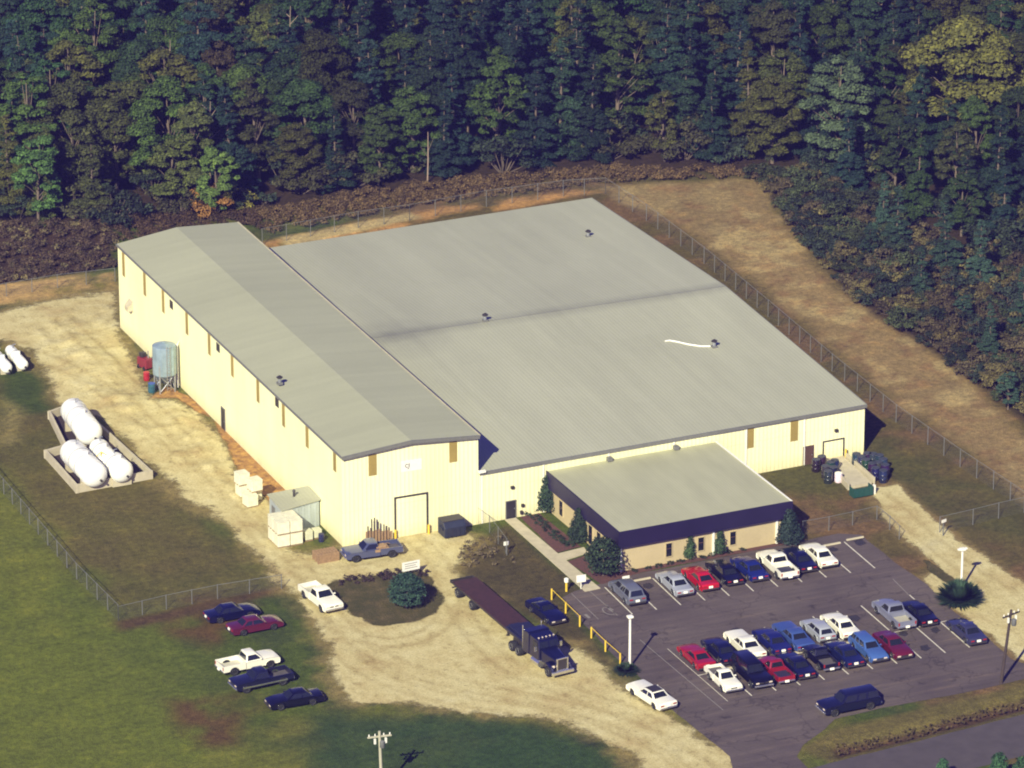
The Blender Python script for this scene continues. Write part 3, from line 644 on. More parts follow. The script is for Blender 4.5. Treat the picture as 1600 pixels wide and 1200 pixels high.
# office wing
oBL, oFL, oFR, oBR = P(850, 733, HO), P(967, 832, HO), P(1239, 783, HO), P(1119, 689, HO)
oc = (oBL + oFL + oFR + oBR) / 4
iw = [inset(p, oc, .75) for p in (oFL, oFR)]
ob0, ob1 = Vector((iw[0].x, iw[0].y, 0)), Vector((iw[1].x, iw[1].y, 0))
back = lambda p, ref: Vector((ref.x, ref.y, 0))
ob2 = Vector((inset(oBR, oc, .55).x, oBR.y, 0)); ob3 = Vector((inset(oBL, oc, .55).x, oBL.y, 0))
HF = HO - 1.75
mb = MB(); mb.add([(p.x, p.y, 0) for p in (ob0, ob1, ob2, ob3)] + [(p.x, p.y, HF + .3) for p in (ob0, ob1, ob2, ob3)], [(0, 1, 5, 4), (1, 2, 6, 5), (3, 0, 4, 7)])
part(mb, 'wall', M['tan'], 'tan ribbed wall of the office wing')
mb = MB(); ring = [oBL, oFL, oFR, oBR]
inn = [inset(p, oc, .18) for p in ring]
for i in range(3):
    a, b_ = ring[i], ring[i + 1]; c, d = inn[i + 1], inn[i]
    mb.hexa([Vector((q.x, q.y, HF)) for q in (a, b_, c, d)], [Vector((q.x, q.y, HO)) for q in (a, b_, c, d)])
part(mb, 'fascia', M['fascia'])
mb = MB(); inn2 = [inset(p, oc, .20) for p in ring]
mb.hexa([Vector((q.x, q.y, HO - .3)) for q in inn2], [Vector((q.x, q.y, HO - .06)) for q in inn2]); part(mb, 'roof', M['roof_office'], 'flat pale roof of the office')
mb = MB(); mb.hexa([Vector((q.x, q.y, HF + .12)) for q in inn2], [Vector((q.x, q.y, HF + .2)) for q in inn2]); part(mb, 'soffit', M['trim_grey'])
mb = MB(); cp0, cp1 = [inset(p, oc, .05) for p in (oBR, oFR)]; cq0, cq1 = [inset(p, oc, .3) for p in (oBR, oFR)]
mb.hexa([Vector((q.x, q.y, HO + .004)) for q in (cp0, cp1, cq1, cq0)], [Vector((q.x, q.y, HO + .05)) for q in (cp0, cp1, cq1, cq0)]); part(mb, 'coping', M['white'])
for i, (u, v) in enumerate(((951, 719), (1055, 701))):
    q = P(u, v, HO); mb = MB(); mb.box(q + Vector((0, -.2, .2)), (.5, .5, .4)); part(mb, 'roof_drain_box', M['trim_grey'])
OF = Wall(ob0, ob1); OL = Wall(ob3, ob0)
def window(wl, u, v, wd, z0, z1):
    a, _ = wl.at(u, v); mb = MB(); wl.slab(mb, a - wd / 2, a + wd / 2, z0, z1, -.02, .03); o = part(mb, 'window', M['glass'])
    f_ = MB(); e_ = .08
    wl.slab(f_, a - wd / 2 - e_, a - wd / 2 - .004, z0 - e_, z1 + e_, -.02, .07); wl.slab(f_, a + wd / 2 + .004, a + wd / 2 + e_, z0 - e_, z1 + e_, -.02, .07)
    wl.slab(f_, a - wd / 2, a + wd / 2, z1 + .004, z1 + e_ - .003, -.02, .07); wl.slab(f_, a - wd / 2, a + wd / 2, z0 - e_ + .003, z0 - .004, -.02, .09)
    f_.build('frame', M['tan'], o); bar = MB(); wl.slab(bar, a - wd / 2, a + wd / 2, (z0 + z1) / 2 + .1, (z0 + z1) / 2 + .16, .03, .05); bar.build('mullion', M['door_brown'], o); return o
for u, v in ((1045, 862), (1095, 853), (1145, 843)): window(OF, u, v, .62, .75, 2.15)
for u, v in ((877, 797),): window(OL, u, v, .8, .6, 2.2)
for u, v in ((923, 835), (936, 838)): window(OL, u, v, .9, .15, 2.2)
for wl, u, v in ((OF, 1114, 846), (OF, 1213, 828)):
    a, _ = wl.at(u, v); mb = MB(); wl.slab(mb, a - .1, a + .1, .05, HF + .25, .0, .16); part(mb, 'downspout', M['white'])
mb = MB(); OF.slab(mb, -.2, -.02, .05, HF + .25, .0, .14); part(mb, 'downspout', M['white'])
# roof vents
def roof_vent(u, v, z, label):
    q = P(u, v, z); t_ = thing('roof_vent', label, 'roof vent', q, 0, 'vents on the roofs'); t_.scale = (.75, .75, .75)
    mb = MB(); mb.box((0, 0, .12), (.7, .7, .3)); mb.build('base', M['trim_grey'], t_)
    mb = MB(); mb.cyl((0, 0, .25), (0, 0, .95), .22, .22); mb.build('pipe', M['steel'], t_)
    mb = MB(); mb.lathe([(.42, .9), (.45, 1.0), (.1, 1.25)], 12); mb.build('cap', M['trim_dark'], t_, smooth=True)
def low_z(q):  # height of the low roof at a plan point
    n_ = Vector((lR.x - lL.x, lR.y - lL.y, 0)).normalized(); nn = Vector((-n_.y, n_.x, 0)); d = (Vector((q.x, q.y, 0)) - Vector((lL.x, lL.y, 0))).dot(nn)
    df = abs((Vector((lFR.x, lFR.y, 0)) - Vector((lL.x, lL.y, 0))).dot(nn)); return H2R - (H2R - H2) * min(1, abs(d) / df)
def on_low(u, v):
    z = 6.5
    for _ in range(8): z = low_z(P(u, v, z))
    return z
roof_vent(919, 371, on_low(919, 371), 'grey pipe vent near the far right corner of the low roof')
roof_vent(758, 502, on_low(758, 502), 'dark pipe vent on the low roof ridge near the high bay')
roof_vent(1116, 543, on_low(1116, 543), 'pipe vent with a white hose trailing from its foot')
roof_vent(437, 600, 10.05, 'single dark vent on the tan high bay roof')
mb = MB(); hp = []
for u, v in ((1110, 541), (1095, 541), (1075, 538), (1058, 534), (1046, 532), (1039, 533)):
    z = on_low(u, v); hp.append(P(u, v, z + .06))
mb.tube(hp, .09, 6); tag(mb.build('hose', M['white']), 'white hose snaking over the low grey roof from a vent', 'hose')

# ------------------------------------------------------------------ vehicles
CACHE = {}
def ring_y(xs_z, y): return [(x, y, z) for x, z in xs_z]
def vehicle_meshes(kind):
    if kind in CACHE: return CACHE[kind]
    # L, W, floor, belt(front hood lip, hood rear, trunk), greenhouse base x0..x1, roof x0..x1, roof z
    K = dict(
        sedan=(4.95, 1.82, .22, .72, .92, .90, (-1.55, .95), (-.95, .28), 1.40, .33),
        coupe=(4.8, 1.80, .20, .68, .88, .92, (-1.75, .70), (-.85, .05), 1.30, .33),
        classic=(5.4, 1.92, .24, .82, .92, .92, (-1.60, .85), (-1.0, .25), 1.38, .34),
        hatch=(4.3, 1.72, .22, .72, .92, .98, (-2.02, .90), (-1.60, .20), 1.42, .31),
        wagon=(4.9, 1.78, .22, .74, .94, .98, (-2.33, .95), (-2.0, .30), 1.47, .33),
        minivan=(4.8, 1.85, .24, .82, 1.02, 1.05, (-2.28, 1.55), (-2.05, .60), 1.70, .33),
        suv=(5.5, 2.0, .36, 1.00, 1.14, 1.14, (-2.62, 1.15), (-2.45, .60), 1.84, .40),
        pickup=(5.5, 1.98, .38, 1.00, 1.12, 1.10, (-.50, 1.20), (-.36, .58), 1.76, .40),
        small_pickup=(4.7, 1.74, .32, .86, .97, .95, (-.35, 1.00), (-.20, .42), 1.56, .35))
    L, Wd, zf, zh, zb, zt, gb, gr, zr, wr = K[kind]; h = L / 2; truck = 'pickup' in kind
    xw = (h - .95, -h + 1.05)
    def arch(cx, n=7): return [(cx + (wr + .07) * math.cos(a), max(zf, wr + (wr + .07) * math.sin(a))) for a in np.linspace(math.pi * .02, math.pi * .98, n)]
    prof = []   # side outline, from front bottom going back along the floor, then over the top
    back = -h if not truck else gb[0] - .06
    for cx in xw:
        if cx > back: prof += [(cx + wr + .09, zf)] + arch(cx) + [(cx - wr - .09, zf)]
    if truck: prof += [(back, zf), (back, zb)]
    else: prof += [(-h + .05, zf + .05), (-h, zf + .2), (-h, zt - .14), (-h + .10, zt - .02)]
    prof += [(gb[0], zt if not truck else zb), (gb[0] + .3, zb + .02), (gb[1], zb), (gb[1] + .5 * (h - gb[1]), zb - .03), (h - .15, zh + .03), (h, zh - .10), (h, zf + .16), (h - .05, zf + .03)]
    if truck: prof = [p for i, p in enumerate(prof) if not (p == (gb[0], zb))]
    mb = MB(); n = len(prof)
    def shr(k, zk):  return [(x * k, z if z < zb * .62 else z - zk) for x, z in prof]
    ys = [(-Wd / 2 + .03, .985, .07), (-Wd / 2, .995, .035), (-Wd / 2 + .0, .998, .03), (-Wd * .40, 1.0, 0), (0, 1.008, -.015), (Wd * .40, 1.0, 0), (Wd / 2, .998, .03), (Wd / 2 - .03, .985, .07)]
    ys = [(-Wd / 2 + .05, .985, .06), (-Wd / 2, .995, .04), (-Wd * .42, 1.0, 0), (0, 1.01, -.02), (Wd * .42, 1.0, 0), (Wd / 2, .995, .04), (Wd / 2 - .05, .985, .06)]
    mb.loft([ring_y(shr(k, zk), y) for y, k, zk in ys])
    # greenhouse shell: base ring to roof ring, pillars in body colour
    bw, rw = Wd / 2 - .07, Wd / 2 - .27
    def gring(x0, x1, hw, z, cr=.06): return [(x0 + cr, -hw, z), (x1 - cr, -hw, z), (x1, -hw + cr * 2, z), (x1, hw - cr * 2, z), (x1 - cr, hw, z), (x0 + cr, hw, z), (x0, hw - cr * 2, z), (x0, -hw + cr * 2, z)]
    mb.loft([gring(gb[0], gb[1], bw, zb - .06), gring(gr[0], gr[1], rw, zr - .05), gring(gr[0] + .1, gr[1] - .1, rw - .1, zr)])
    out = {'body': mb.data(kind + '_body', M['paint'], smooth=35)}
    # glass: panes set proud of the shell
    zlo, zhi = zb - .06, zr - .05
    def edge(f): return gb[0] + (gr[0] - gb[0]) * f, gb[1] + (gr[1] - gb[1]) * f, bw + (rw - bw) * f
    f0, f1 = .16, .90; a0, c0, w0 = edge(f0); a1, c1, w1 = edge(f1); z0 = zlo + (zhi - zlo) * f0; z1 = zlo + (zhi - zlo) * f1; e = .012
    def pane(q): return MB().quad(*q)
    out['windshield'] = pane([(c0 + e, -w0 + .14, z0), (c0 + e, w0 - .14, z0), (c1 + e, w1 - .12, z1), (c1 + e, -w1 + .12, z1)]).data('windshield', M['glass'])
    out['rear_window'] = pane([(a0 - e, w0 - .16, z0), (a0 - e, -w0 + .16, z0), (a1 - e, -w1 + .14, z1), (a1 - e, w1 - .14, z1)]).data('rear_window', M['glass'])
    split = {'sedan': (.42,), 'classic': (.45,), 'wagon': (.33, .62), 'minivan': (.32, .62), 'suv': (.33, .62), 'hatch': (.5,)}.get(kind, ())
    def sx(f, t_): lo, hi = (a0, c0) if t_ == 0 else (a1, c1); return lo + .10 + (hi - lo - .26) * f
    cuts = [0] + list(split) + [1]; out['sides'] = []
    for i in range(len(cuts) - 1):
        for s_ in (-1, 1):
            p, q = cuts[i] + (.03 if i else 0), cuts[i + 1] - (.03 if i < len(cuts) - 2 else 0); w0_, w1_ = (w0 + e) * s_, (w1 + e) * s_
            out['sides'].append(pane([(sx(p, 0), w0_, z0), (sx(q, 0), w0_, z0), (sx(q, 1), w1_, z1), (sx(p, 1), w1_, z1)]).data('side_window', M['glass']))
    mb = MB(); mb.lathe([(wr * .62, -.11), (wr * .94, -.11), (wr, -.07), (wr, .07), (wr * .94, .11), (wr * .62, .11)], 18); mb.v = [(x, z, y) for x, y, z in mb.v]
    out['tyre'] = mb.data('tyre', M['rubber'], smooth=True)
    mb = MB(); mb.lathe([(.05, -.10), (wr * .60, -.10), (wr * .62, -.118), (wr * .62, .118), (wr * .60, .10), (.05, .10)], 14); mb.v = [(x, z, y) for x, y, z in mb.v]
    out['rim'] = mb.data('rim', M['rim'], smooth=True)
    out['wheels'] = [(x, s_ * (Wd / 2 - .115), wr) for x in xw for s_ in (-1, 1)]
    zl = zh - .18
    out['headlights'] = [MB().box((h - .01, s_ * (Wd / 2 - .34), zl), (.07, .34, .14)).data('headlight', M['amber'], bevel=.02) for s_ in (-1, 1)]
    out['taillights'] = [MB().box((-h + .0, s_ * (Wd / 2 - (.28 if not truck else .12)), (zt - .24) if not truck else .85), (.06, .36 if not truck else .14, .13 if not truck else .32), 0).data('tail_light', M['tail'], bevel=.015) for s_ in (-1, 1)]
    bm_ = M['chrome'] if kind in ('pickup', 'small_pickup', 'suv', 'classic') else M['trim_dark']
    out['bumpers'] = [MB().box((s_ * (h + .02), 0, zf + .17), (.16, Wd - .08, .17)).data('bumper', bm_, bevel=.04) for s_ in (-1, 1)]
    out['plate'] = MB().box((-h - .06 - (.05 if truck else 0), 0, zf + (.42 if not truck else .2)), (.03, .42, .22), 0, .25).data('licence_plate', M['white'])
    out['mirrors'] = [MB().box((gb[1] - .32, s_ * (Wd / 2 + .04), zb + .10), (.12, .20, .13)).data('mirror', M['paint'], bevel=.03) for s_ in (-1, 1)]
    out['grille'] = MB().box((h + .005, 0, zl), (.04, Wd - 1.1, .13)).data('grille', M['trim_dark'], bevel=.01)
    if truck:
        x0, x1 = -h, back - .03; zs = zb - .02; tk = .07; mb = MB(); hw = Wd / 2
        wa = xw[1]; cut = wr + .07
        for s_ in (-1, 1):      # bed sides with a wheel arch cut from the lower edge
            pr = [(x0, .50), (wa - cut - .02, .50)] + [(wa + cut * math.cos(a), max(.5, wr + cut * math.sin(a))) for a in np.linspace(math.pi * .97, math.pi * .03, 9)] + [(wa + cut + .02, .45), (x1, .45), (x1, zs), (x0, zs)]
            mb.loft([[(x, s_ * hw, z) for x, z in pr], [(x, s_ * (hw - .10), z) for x, z in pr]])
        mb.box(((x0 + .035), 0, (.52 + zs) / 2 - .005), (tk, Wd - .204, zs - .53)); mb.box((x1 - .03, 0, (.52 + zs) / 2 - .005), (tk - .01, Wd - .204, zs - .53))
        out['bed'] = mb.data(kind + '_bed', M['paint'], smooth=30)
        out['bed_floor'] = MB().box(((x0 + x1) / 2, 0, .62), (x1 - x0 - .15, Wd - .21, .06)).data('bed_floor', M['colour'])
    CACHE[kind] = out; return out
VGROUP = 'cars and trucks parked around the factory'
def vehicle(kind, col, u, v, rz, label, cat='car', sy=1.0, roof=None, bed=(.05, .05, .06), plate=True, tailcol=None, sx_=1.06):
    o = vehicle_meshes(kind); q = P(u, v, .75)
    name = {'sedan': 'parked_sedan', 'coupe': 'parked_coupe', 'classic': 'parked_sedan', 'hatch': 'parked_hatchback', 'wagon': 'parked_station_wagon', 'minivan': 'parked_minivan', 'suv': 'parked_utility_vehicle', 'pickup': 'pickup_truck', 'small_pickup': 'pickup_truck'}[kind]
    t_ = thing(name, label, cat, (q.x, q.y, .03), rz, VGROUP); t_.scale = (sx_, 1, 1)
    link('body', o['body'], t_, color=col); link('windshield', o['windshield'], t_); link('rear_window', o['rear_window'], t_)
    for s_ in o['sides']: link('side_window', s_, t_)
    for p in o['wheels']: wh = link('wheel', o['tyre'], t_, p); link('rim', o['rim'], wh)
    for s_ in o['headlights']: link('headlight', s_, t_)
    for s_ in o['taillights']: link('tail_light', s_, t_)
    for s_ in o['bumpers']: link('bumper', s_, t_)
    for s_ in o['mirrors']: link('mirror', s_, t_, color=col)
    link('grille', o['grille'], t_)
    if plate: link('licence_plate', o['plate'], t_)
    if 'bed' in o: link('bed', o['bed'], t_, color=col); link('bed_floor', o['bed_floor'], t_, color=bed)
    return t_
NS, SS = NORTH, NORTH + math.pi
def hd(u0, v0, u1, v1): a, b_ = P(u0, v0), P(u1, v1); return math.atan2(b_.y - a.y, b_.x - a.x)
EA = hd(900, 930, 1230, 868)
WHITE = (.82, .80, .68); NAVY = (.004, .005, .032); BLACK = (.003, .003, .012); BLUE = (.012, .025, .16); LBLUE = (.05, .11, .32); SILV = (.33, .35, .40); GREY = (.17, .18, .25); RED = (.30, .008, .018); MAR = (.10, .008, .022); CHAR = (.03, .032, .075)
VEH = [
 ('minivan', (.12, .13, .17), 980, 922, NS, 'grey minivan at the left end of the row facing the office', 'van'),
 ('sedan', SILV, 1054, 908, NS, 'silver sedan parked nose to the office mulch bed', 'car'),
 ('coupe', (.42, .008, .02), 1094, 900, NS, 'bright red coupe in the row facing the office', 'car'),
 ('sedan', BLACK, 1132, 891, NS, 'near black sedan between the red coupe and the blue sedan by the office', 'car'),
 ('sedan', (.008, .016, .13), 1171, 885, NS, 'deep blue sedan just left of the long white pickup by the office', 'car'),
 ('pickup', WHITE, 1215, 881, NS, 'white pickup with an empty dark bed parked facing the office', 'pickup'),
 ('sedan', NAVY, 1247, 871, NS, 'navy sedan between the white pickup and the white sedan by the office', 'car'),
 ('sedan', WHITE, 1279, 864, NS, 'white sedan at the right end of the row facing the office', 'car'),
 ('coupe', (.30, .006, .014), 1088, 1022, NS, 'bright red coupe at the far left of the middle rows', 'car'),
 ('sedan', NAVY, 1126, 1013, NS, 'navy sedan between the red coupe and the long white sedan', 'car'),
 ('classic', WHITE, 1164, 1004, NS, 'long boxy white sedan in the back middle row', 'car'),
 ('sedan', (.008, .012, .10), 1206, 998, NS, 'dark blue sedan right of the long boxy white sedan', 'car'),
 ('classic', (.04, .075, .24), 1240, 991, NS, 'mid blue boxy sedan with a pale trunk lid in the back middle row', 'car'),
 ('hatch', SILV, 1278, 981, NS, 'silver hatchback left of the white sedan in the back middle row', 'car'),
 ('sedan', WHITE, 1313, 974, NS, 'rounded white sedan at the right end of the back middle row cars', 'car'),
 ('small_pickup', WHITE, 1130, 1058, SS, 'small white pickup facing the road in the front middle row', 'pickup'),
 ('suv', BLACK, 1174, 1049, SS, 'tall black utility vehicle beside the small white pickup', 'utility vehicle'),
 ('small_pickup', (.22, .008, .018), 1212, 1044, NS, 'red pickup with a dark bed in the front middle row', 'pickup'),
 ('sedan', NAVY, 1243, 1036, NS, 'navy sedan right of the red pickup in the front middle row', 'car'),
 ('small_pickup', BLACK, 1282, 1025, NS, 'black pickup with a bright rear bumper in the front middle row', 'pickup'),
 ('sedan', (.006, .010, .06), 1319, 1018, NS, 'dark navy sedan left of the bright blue station wagon', 'car'),
 ('wagon', LBLUE, 1357, 1010, SS, 'bright blue station wagon facing the road', 'station wagon'),
 ('sedan', MAR, 1395, 1005, SS, 'maroon sedan at the right end of the front middle row', 'car'),
 ('pickup', GREY, 1397, 958, NS, 'blue grey pickup with a pale bed beside a dark sedan', 'pickup'),
 ('sedan', BLACK, 1434, 954, NS, 'near black sedan right of the blue grey pickup', 'car'),
 ('sedan', CHAR, 1510, 983, NS, 'charcoal sedan alone at the right edge of the lot', 'car'),
 ('suv', (.005, .006, .028), 1326, 1097, EA + math.pi, 'long black utility vehicle alone by the grass bank along the road', 'utility vehicle'),
 ('classic', WHITE, 1018, 1083, hd(1045, 1100, 990, 1064), 'white sedan with a black roof at the left edge of the lot', 'car'),
 ('coupe', NAVY, 853, 952, hd(832, 936, 872, 966), 'dark navy coupe on the grass beside the flatbed trailer', 'car'),
 ('pickup', WHITE, 501, 932, hd(482, 916, 516, 943), 'white pickup driving down the gravel drive', 'pickup'),
 ('pickup', (.06, .07, .14), 581, 859, hd(618, 856, 545, 866), 'grey pickup with a loaded bed parked against the tall bay front', 'pickup'),
 ('sedan', NAVY, 362, 954, hd(330, 960, 395, 948), 'dark navy sedan on the grass by the left fence', 'car'),
 ('sedan', (.09, .010, .03), 398, 973, hd(360, 981, 435, 966), 'dark red sedan on the grass below the navy sedan', 'car'),
 ('pickup', WHITE, 387, 1033, hd(345, 1042, 428, 1024), 'white pickup parked on the green grass', 'pickup'),
 ('pickup', (.008, .009, .03), 408, 1060, hd(450, 1052, 366, 1070), 'black pickup with a silver lower side next to the white pickup on grass', 'pickup'),
 ('sedan', BLACK, 460, 1089, hd(498, 1083, 422, 1096), 'dark sedan lowest on the grass near the gravel edge', 'car'),
]
for kind, col, u, v, rz_, lab, cat in VEH:
    bed = (.40, .38, .30) if 'pale bed' in lab else ((.02, .02, .05) if 'dark bed' in lab else (.10, .09, .09))
    if kind == 'pickup' and col == WHITE and 'dark bed' not in lab: bed = (.5, .48, .38)
    vv = vehicle(kind, col, u, v, rz_, lab, cat, bed=bed)
    if 'black roof' in lab:
        mb = MB(); mb.hexa([(-.98, -.63, 1.34), (.25, -.63, 1.34), (.25, .63, 1.34), (-.98, .63, 1.34)], [(-.9, -.55, 1.40), (.18, -.55, 1.40), (.18, .55, 1.40), (-.9, .55, 1.40)])
        mb.build('vinyl_roof', M['trim_dark'], vv, bevel=.02)
    if 'loaded bed' in lab:
        ld = vv.matrix_basis; q = P(595, 858, .85)
        mb = MB(); mb.box((0, 0, .22), (1.5, 1.2, .35)); mb.box((.1, .1, .5), (1.1, .8, .2), .1)
        tag(mb.build('cargo', M['wood'], None, (q.x, q.y, .75), bevel=.04), 'tan load lying in the bed of the grey pickup', 'cargo').rotation_euler = (0, 0, rz_)
    if 'silver lower side' in lab:
        mb = MB()
        for s_ in (-1, 1): mb.box((0, s_ * 1.0, .58), (4.3, .03, .14))
        mb.build('side_trim', M['chrome'], vv)

# ------------------------------------------------------------------ semi truck and trailer
def wheel(parent, p, r, wdt, rimcol=M['white']):
    mb = MB(); mb.lathe([(r * .5, -wdt / 2), (r * .93, -wdt / 2), (r, -wdt * .32), (r, wdt * .32), (r * .93, wdt / 2), (r * .5, wdt / 2)], 20); mb.v = [(x, z, y) for x, y, z in mb.v]
    o = mb.build('wheel', M['rubber'], parent, p, smooth=True)
    mb = MB(); mb.lathe([(.06, -wdt * .40), (r * .50, -wdt * .40), (r * .54, -wdt * .52), (r * .54, wdt * .52), (r * .50, wdt * .40), (.06, wdt * .40)], 16); mb.v = [(x, z, y) for x, y, z in mb.v]
    mb.build('rim', rimcol, o, smooth=True); return o
tr_h = hd(718, 902, 832, 1000); ang_t = hd(800, 985, 882, 1044)
tb = P(779, 954, 1.2); tl = 17.2
tr = thing('flatbed_trailer', 'long flatbed trailer with a dark red plank deck hitched to a navy truck', 'trailer', (tb.x, tb.y, .02), tr_h)
mb = MB(); mb.box((-1.6, 0, 1.36), (tl - 5.2, 2.5, .10)); dk = mb.build('deck', plain('red_plank_deck', (.045, .014, .016), .8, var=.5, scale=2.5), tr)
mb = MB(); mb.box((6.0, 0, 1.40), (3.8, 2.5, .16)); mb.box((6.0, -.45, 1.60), (3.4, 1.2, .22)); mb.box((6.0, .6, 1.57), (3.3, .9, .16))
mb.build('tarp', plain('dark_blue_tarp', (.010, .012, .05), .6, var=.4, scale=1.5), tr, bevel=.05)
mb = MB()
for s_ in (-1, 1): mb.box((0, s_ * 1.19, 1.19), (tl - .6, .10, .22)); mb.box((-.2, s_ * .5, 1.0), (tl - 2, .14, .42))
for i in range(9): mb.box((-tl / 2 + 1 + i * 1.9, 0, 1.14), (.1, 2.2, .14))
mb.box((-tl / 2 + .33, 0, 1.15), (.1, 2.45, .35)); mb.box((-tl / 2 + .5, 0, .55), (.1, 2.2, .12))
for s_ in (-1, 1): mb.box((-tl / 2 + .5, s_ * .6, .8), (.08, .08, .5)); mb.box((3.2, s_ * .55, .5), (.12, .12, 1.0)); mb.box((3.2, s_ * .55, .04), (.3, .3, .05))
mb.build('chassis', M['trim_dark'], tr)
for x in (-tl / 2 + 1.8, -tl / 2 + 5.0):
    for s_ in (-1, 1): wheel(tr, (x, s_ * .98, .5), .5, .52)
tp = P(847, 1021, 1.0)
tk = thing('semi_truck', 'navy conventional semi truck with sleeper cab and square chrome grille', 'truck', (tp.x, tp.y, .02), ang_t)
NV = (.004, .005, .028)
mb = MB()
mb.loft([[(-.5, -1.15, .95), (1.35, -1.15, .95), (1.35, -1.15, 2.2), (1.05, -1.02, 2.95), (-.5, -1.05, 3.05)][::1], [(-.5, 1.15, .95), (1.35, 1.15, .95), (1.35, 1.15, 2.2), (1.05, 1.02, 2.95), (-.5, 1.05, 3.05)]])
o = mb.build('cab', M['paint'], tk, bevel=.08); o.color = (*NV, 1)
mb = MB(); mb.loft([[(-1.7, -1.18, .95), (-.52, -1.18, .95), (-.52, -1.15, 3.0), (-.7, -1.1, 3.15), (-1.7, -1.1, 3.1)], [(-1.7, 1.18, .95), (-.52, 1.18, .95), (-.52, 1.15, 3.0), (-.7, 1.1, 3.15), (-1.7, 1.1, 3.1)]])
o = mb.build('sleeper', M['paint'], tk, bevel=.06); o.color = (*NV, 1)
mb = MB(); mb.loft([[(1.36, -.95, .95), (1.36, .95, .95), (1.36, .95, 2.05), (1.36, .6, 2.2), (1.36, -.6, 2.2), (1.36, -.95, 2.05)], [(3.65, -.62, .85), (3.65, .62, .85), (3.65, .62, 1.80), (3.65, .4, 1.92), (3.65, -.4, 1.92), (3.65, -.62, 1.80)]])
o = mb.build('hood', M['paint'], tk, bevel=.05); o.color = (*NV, 1)
for s_ in (-1, 1):
    mb = MB(); mb.tube([(2.9 + .75 * math.cos(a), s_ * .98, .52 + .72 * math.sin(a)) for a in np.linspace(.1, math.pi - .1, 9)], .20, 8); o = mb.build('fender', M['paint'], tk, smooth=True); o.color = (*NV, 1)
    mb = MB(); mb.cyl((-1.85, s_ * 1.0, 1.0), (-1.85, s_ * 1.0, 3.4), .07, .06); mb.build('exhaust_stack', M['chrome'], tk, smooth=True)
    mb = MB(); mb.cyl((.1, s_ * 1.0, .72), (1.5, s_ * 1.0, .72), .34, .34, 16); mb.build('fuel_tank', M['chrome'], tk, smooth=True)
    mb = MB(); mb.box((3.45, s_ * .82, 1.15), (.16, .30, .2)); mb.build('headlight', M['amber'], tk, bevel=.03)
    mb = MB(); mb.box((1.15, s_ * 1.38, 2.2), (.08, .22, .5)); mb.box((1.15, s_ * 1.24, 2.2), (.04, .2, .04)); mb.build('mirror', M['chrome'], tk)
    mb = MB(); mb.quad((.2, s_ * 1.165, 1.95), (1.15, s_ * 1.165, 1.95), (1.0, s_ * 1.09, 2.7), (.2, s_ * 1.10, 2.7)); mb.build('side_window', M['glass'], tk)
mb = MB(); mb.box((3.70, 0, 1.38), (.08, 1.0, 1.1)); mb.build('grille', M['trim_dark'], tk)
mb = MB()
for s_ in (-1, 1): mb.box((3.74, s_ * .56, 1.38), (.12, .12, 1.24)); mb.box((3.74, 0, 1.38 + s_ * .58), (.115, 1.0, .1))
mb.build('grille_surround', M['chrome'], tk)
mb = MB(); mb.box((3.85, 0, .62), (.22, 2.35, .34)); mb.build('bumper', M['chrome'], tk, bevel=.05)
for s_ in (-1, 1): MB().quad((1.372, s_ * .06, 2.22), (1.372, s_ * 1.02, 2.22), (1.08, s_ * .93, 2.86), (1.08, s_ * .06, 2.86)).build('windshield', M['glass'], tk)
for i in range(5): MB().box((.75, -.8 + .4 * i, 3.05), (.14, .1, .09)).build('cab_lamp', M['amber'], tk)
mb = MB()
for s_ in (-1, 1): mb.box((-.6, s_ * .42, .78), (8.0, .12, .28))
mb.box((-3.2, 0, 1.05), (1.3, 1.0, .14)); mb.build('chassis', M['trim_dark'], tk)
for x, tw in ((2.9, .3), (-2.55, .55), (-3.75, .55)):
    for s_ in (-1, 1): wheel(tk, (x, s_ * (1.0 if tw < .4 else .95), .52), .52, tw)

# ------------------------------------------------------------------ tanks
def lengthtank(u0, v0, u1, v1, r, z, label, name='storage_tank', ext=0.0):
    a, b_ = P(u0, v0, z), P(u1, v1, z); c = (a + b_) / 2; L = (b_ - a).length + ext; an = math.atan2(b_.y - a.y, b_.x - a.x)
    t_ = thing(name, label, 'tank', (c.x, c.y, 0), an, 'white horizontal storage tanks')
    mb = MB(); prof = [(.02, -L / 2)] + [(r * math.sin(k), -L / 2 + r * .55 * (1 - math.cos(k))) for k in np.linspace(.25, math.pi / 2, 5)]
    prof += [(rr_, -zz) for rr_, zz in prof[::-1]]; mb.lathe(prof, 24); mb.v = [(zz, x, y + z) for x, y, zz in mb.v]
    mb.build('shell', M['white_tank'], t_, smooth=50)
    mb = MB(); mb.cyl((.1 * L, 0, z + r * .97), (.1 * L, 0, z + r + .28), .28, .28, 12); mb.build('manhole', M['white_tank'], t_)
    mb = MB(); mb.tube([(-.25 * L, 0, z + r * .98), (-.25 * L, 0, z + r + .4), (-.25 * L, .3, z + r + .4)], .06, 6); mb.build('pipe', M['steel'], t_)
    for s_ in (-.3, -.1, .12, .32):
        mb = MB(); mb.v = []; mb.lathe([(r * 1.002, -.04), (r + .018, -.03), (r + .018, .03), (r * 1.002, .04)], 24); mb.v = [(zz + s_ * L, x, y + z) for x, y, zz in mb.v]; mb.build('band', M['trim_grey'] if abs(s_) < .2 else M['white_tank'], t_)
    mb = MB(); mb.cyl((L * .46, r * .3, z - r * .3), (L * .53, r * .3, z - r * .3), .12); mb.build('valve', M['trim_dark'], t_)
    for s_ in (-1, 1):
        mb = MB(); mb.box((s_ * L * .28, 0, (z - r * .6) / 2 + .05), (.3, r * 1.7, z - r * .6 + .1)); mb.build('saddle', M['concrete'], t_)
    return t_
lengthtank(114, 641, 140, 676, 1.35, 1.85, 'white tank at the top of the concrete pit', ext=1.5)
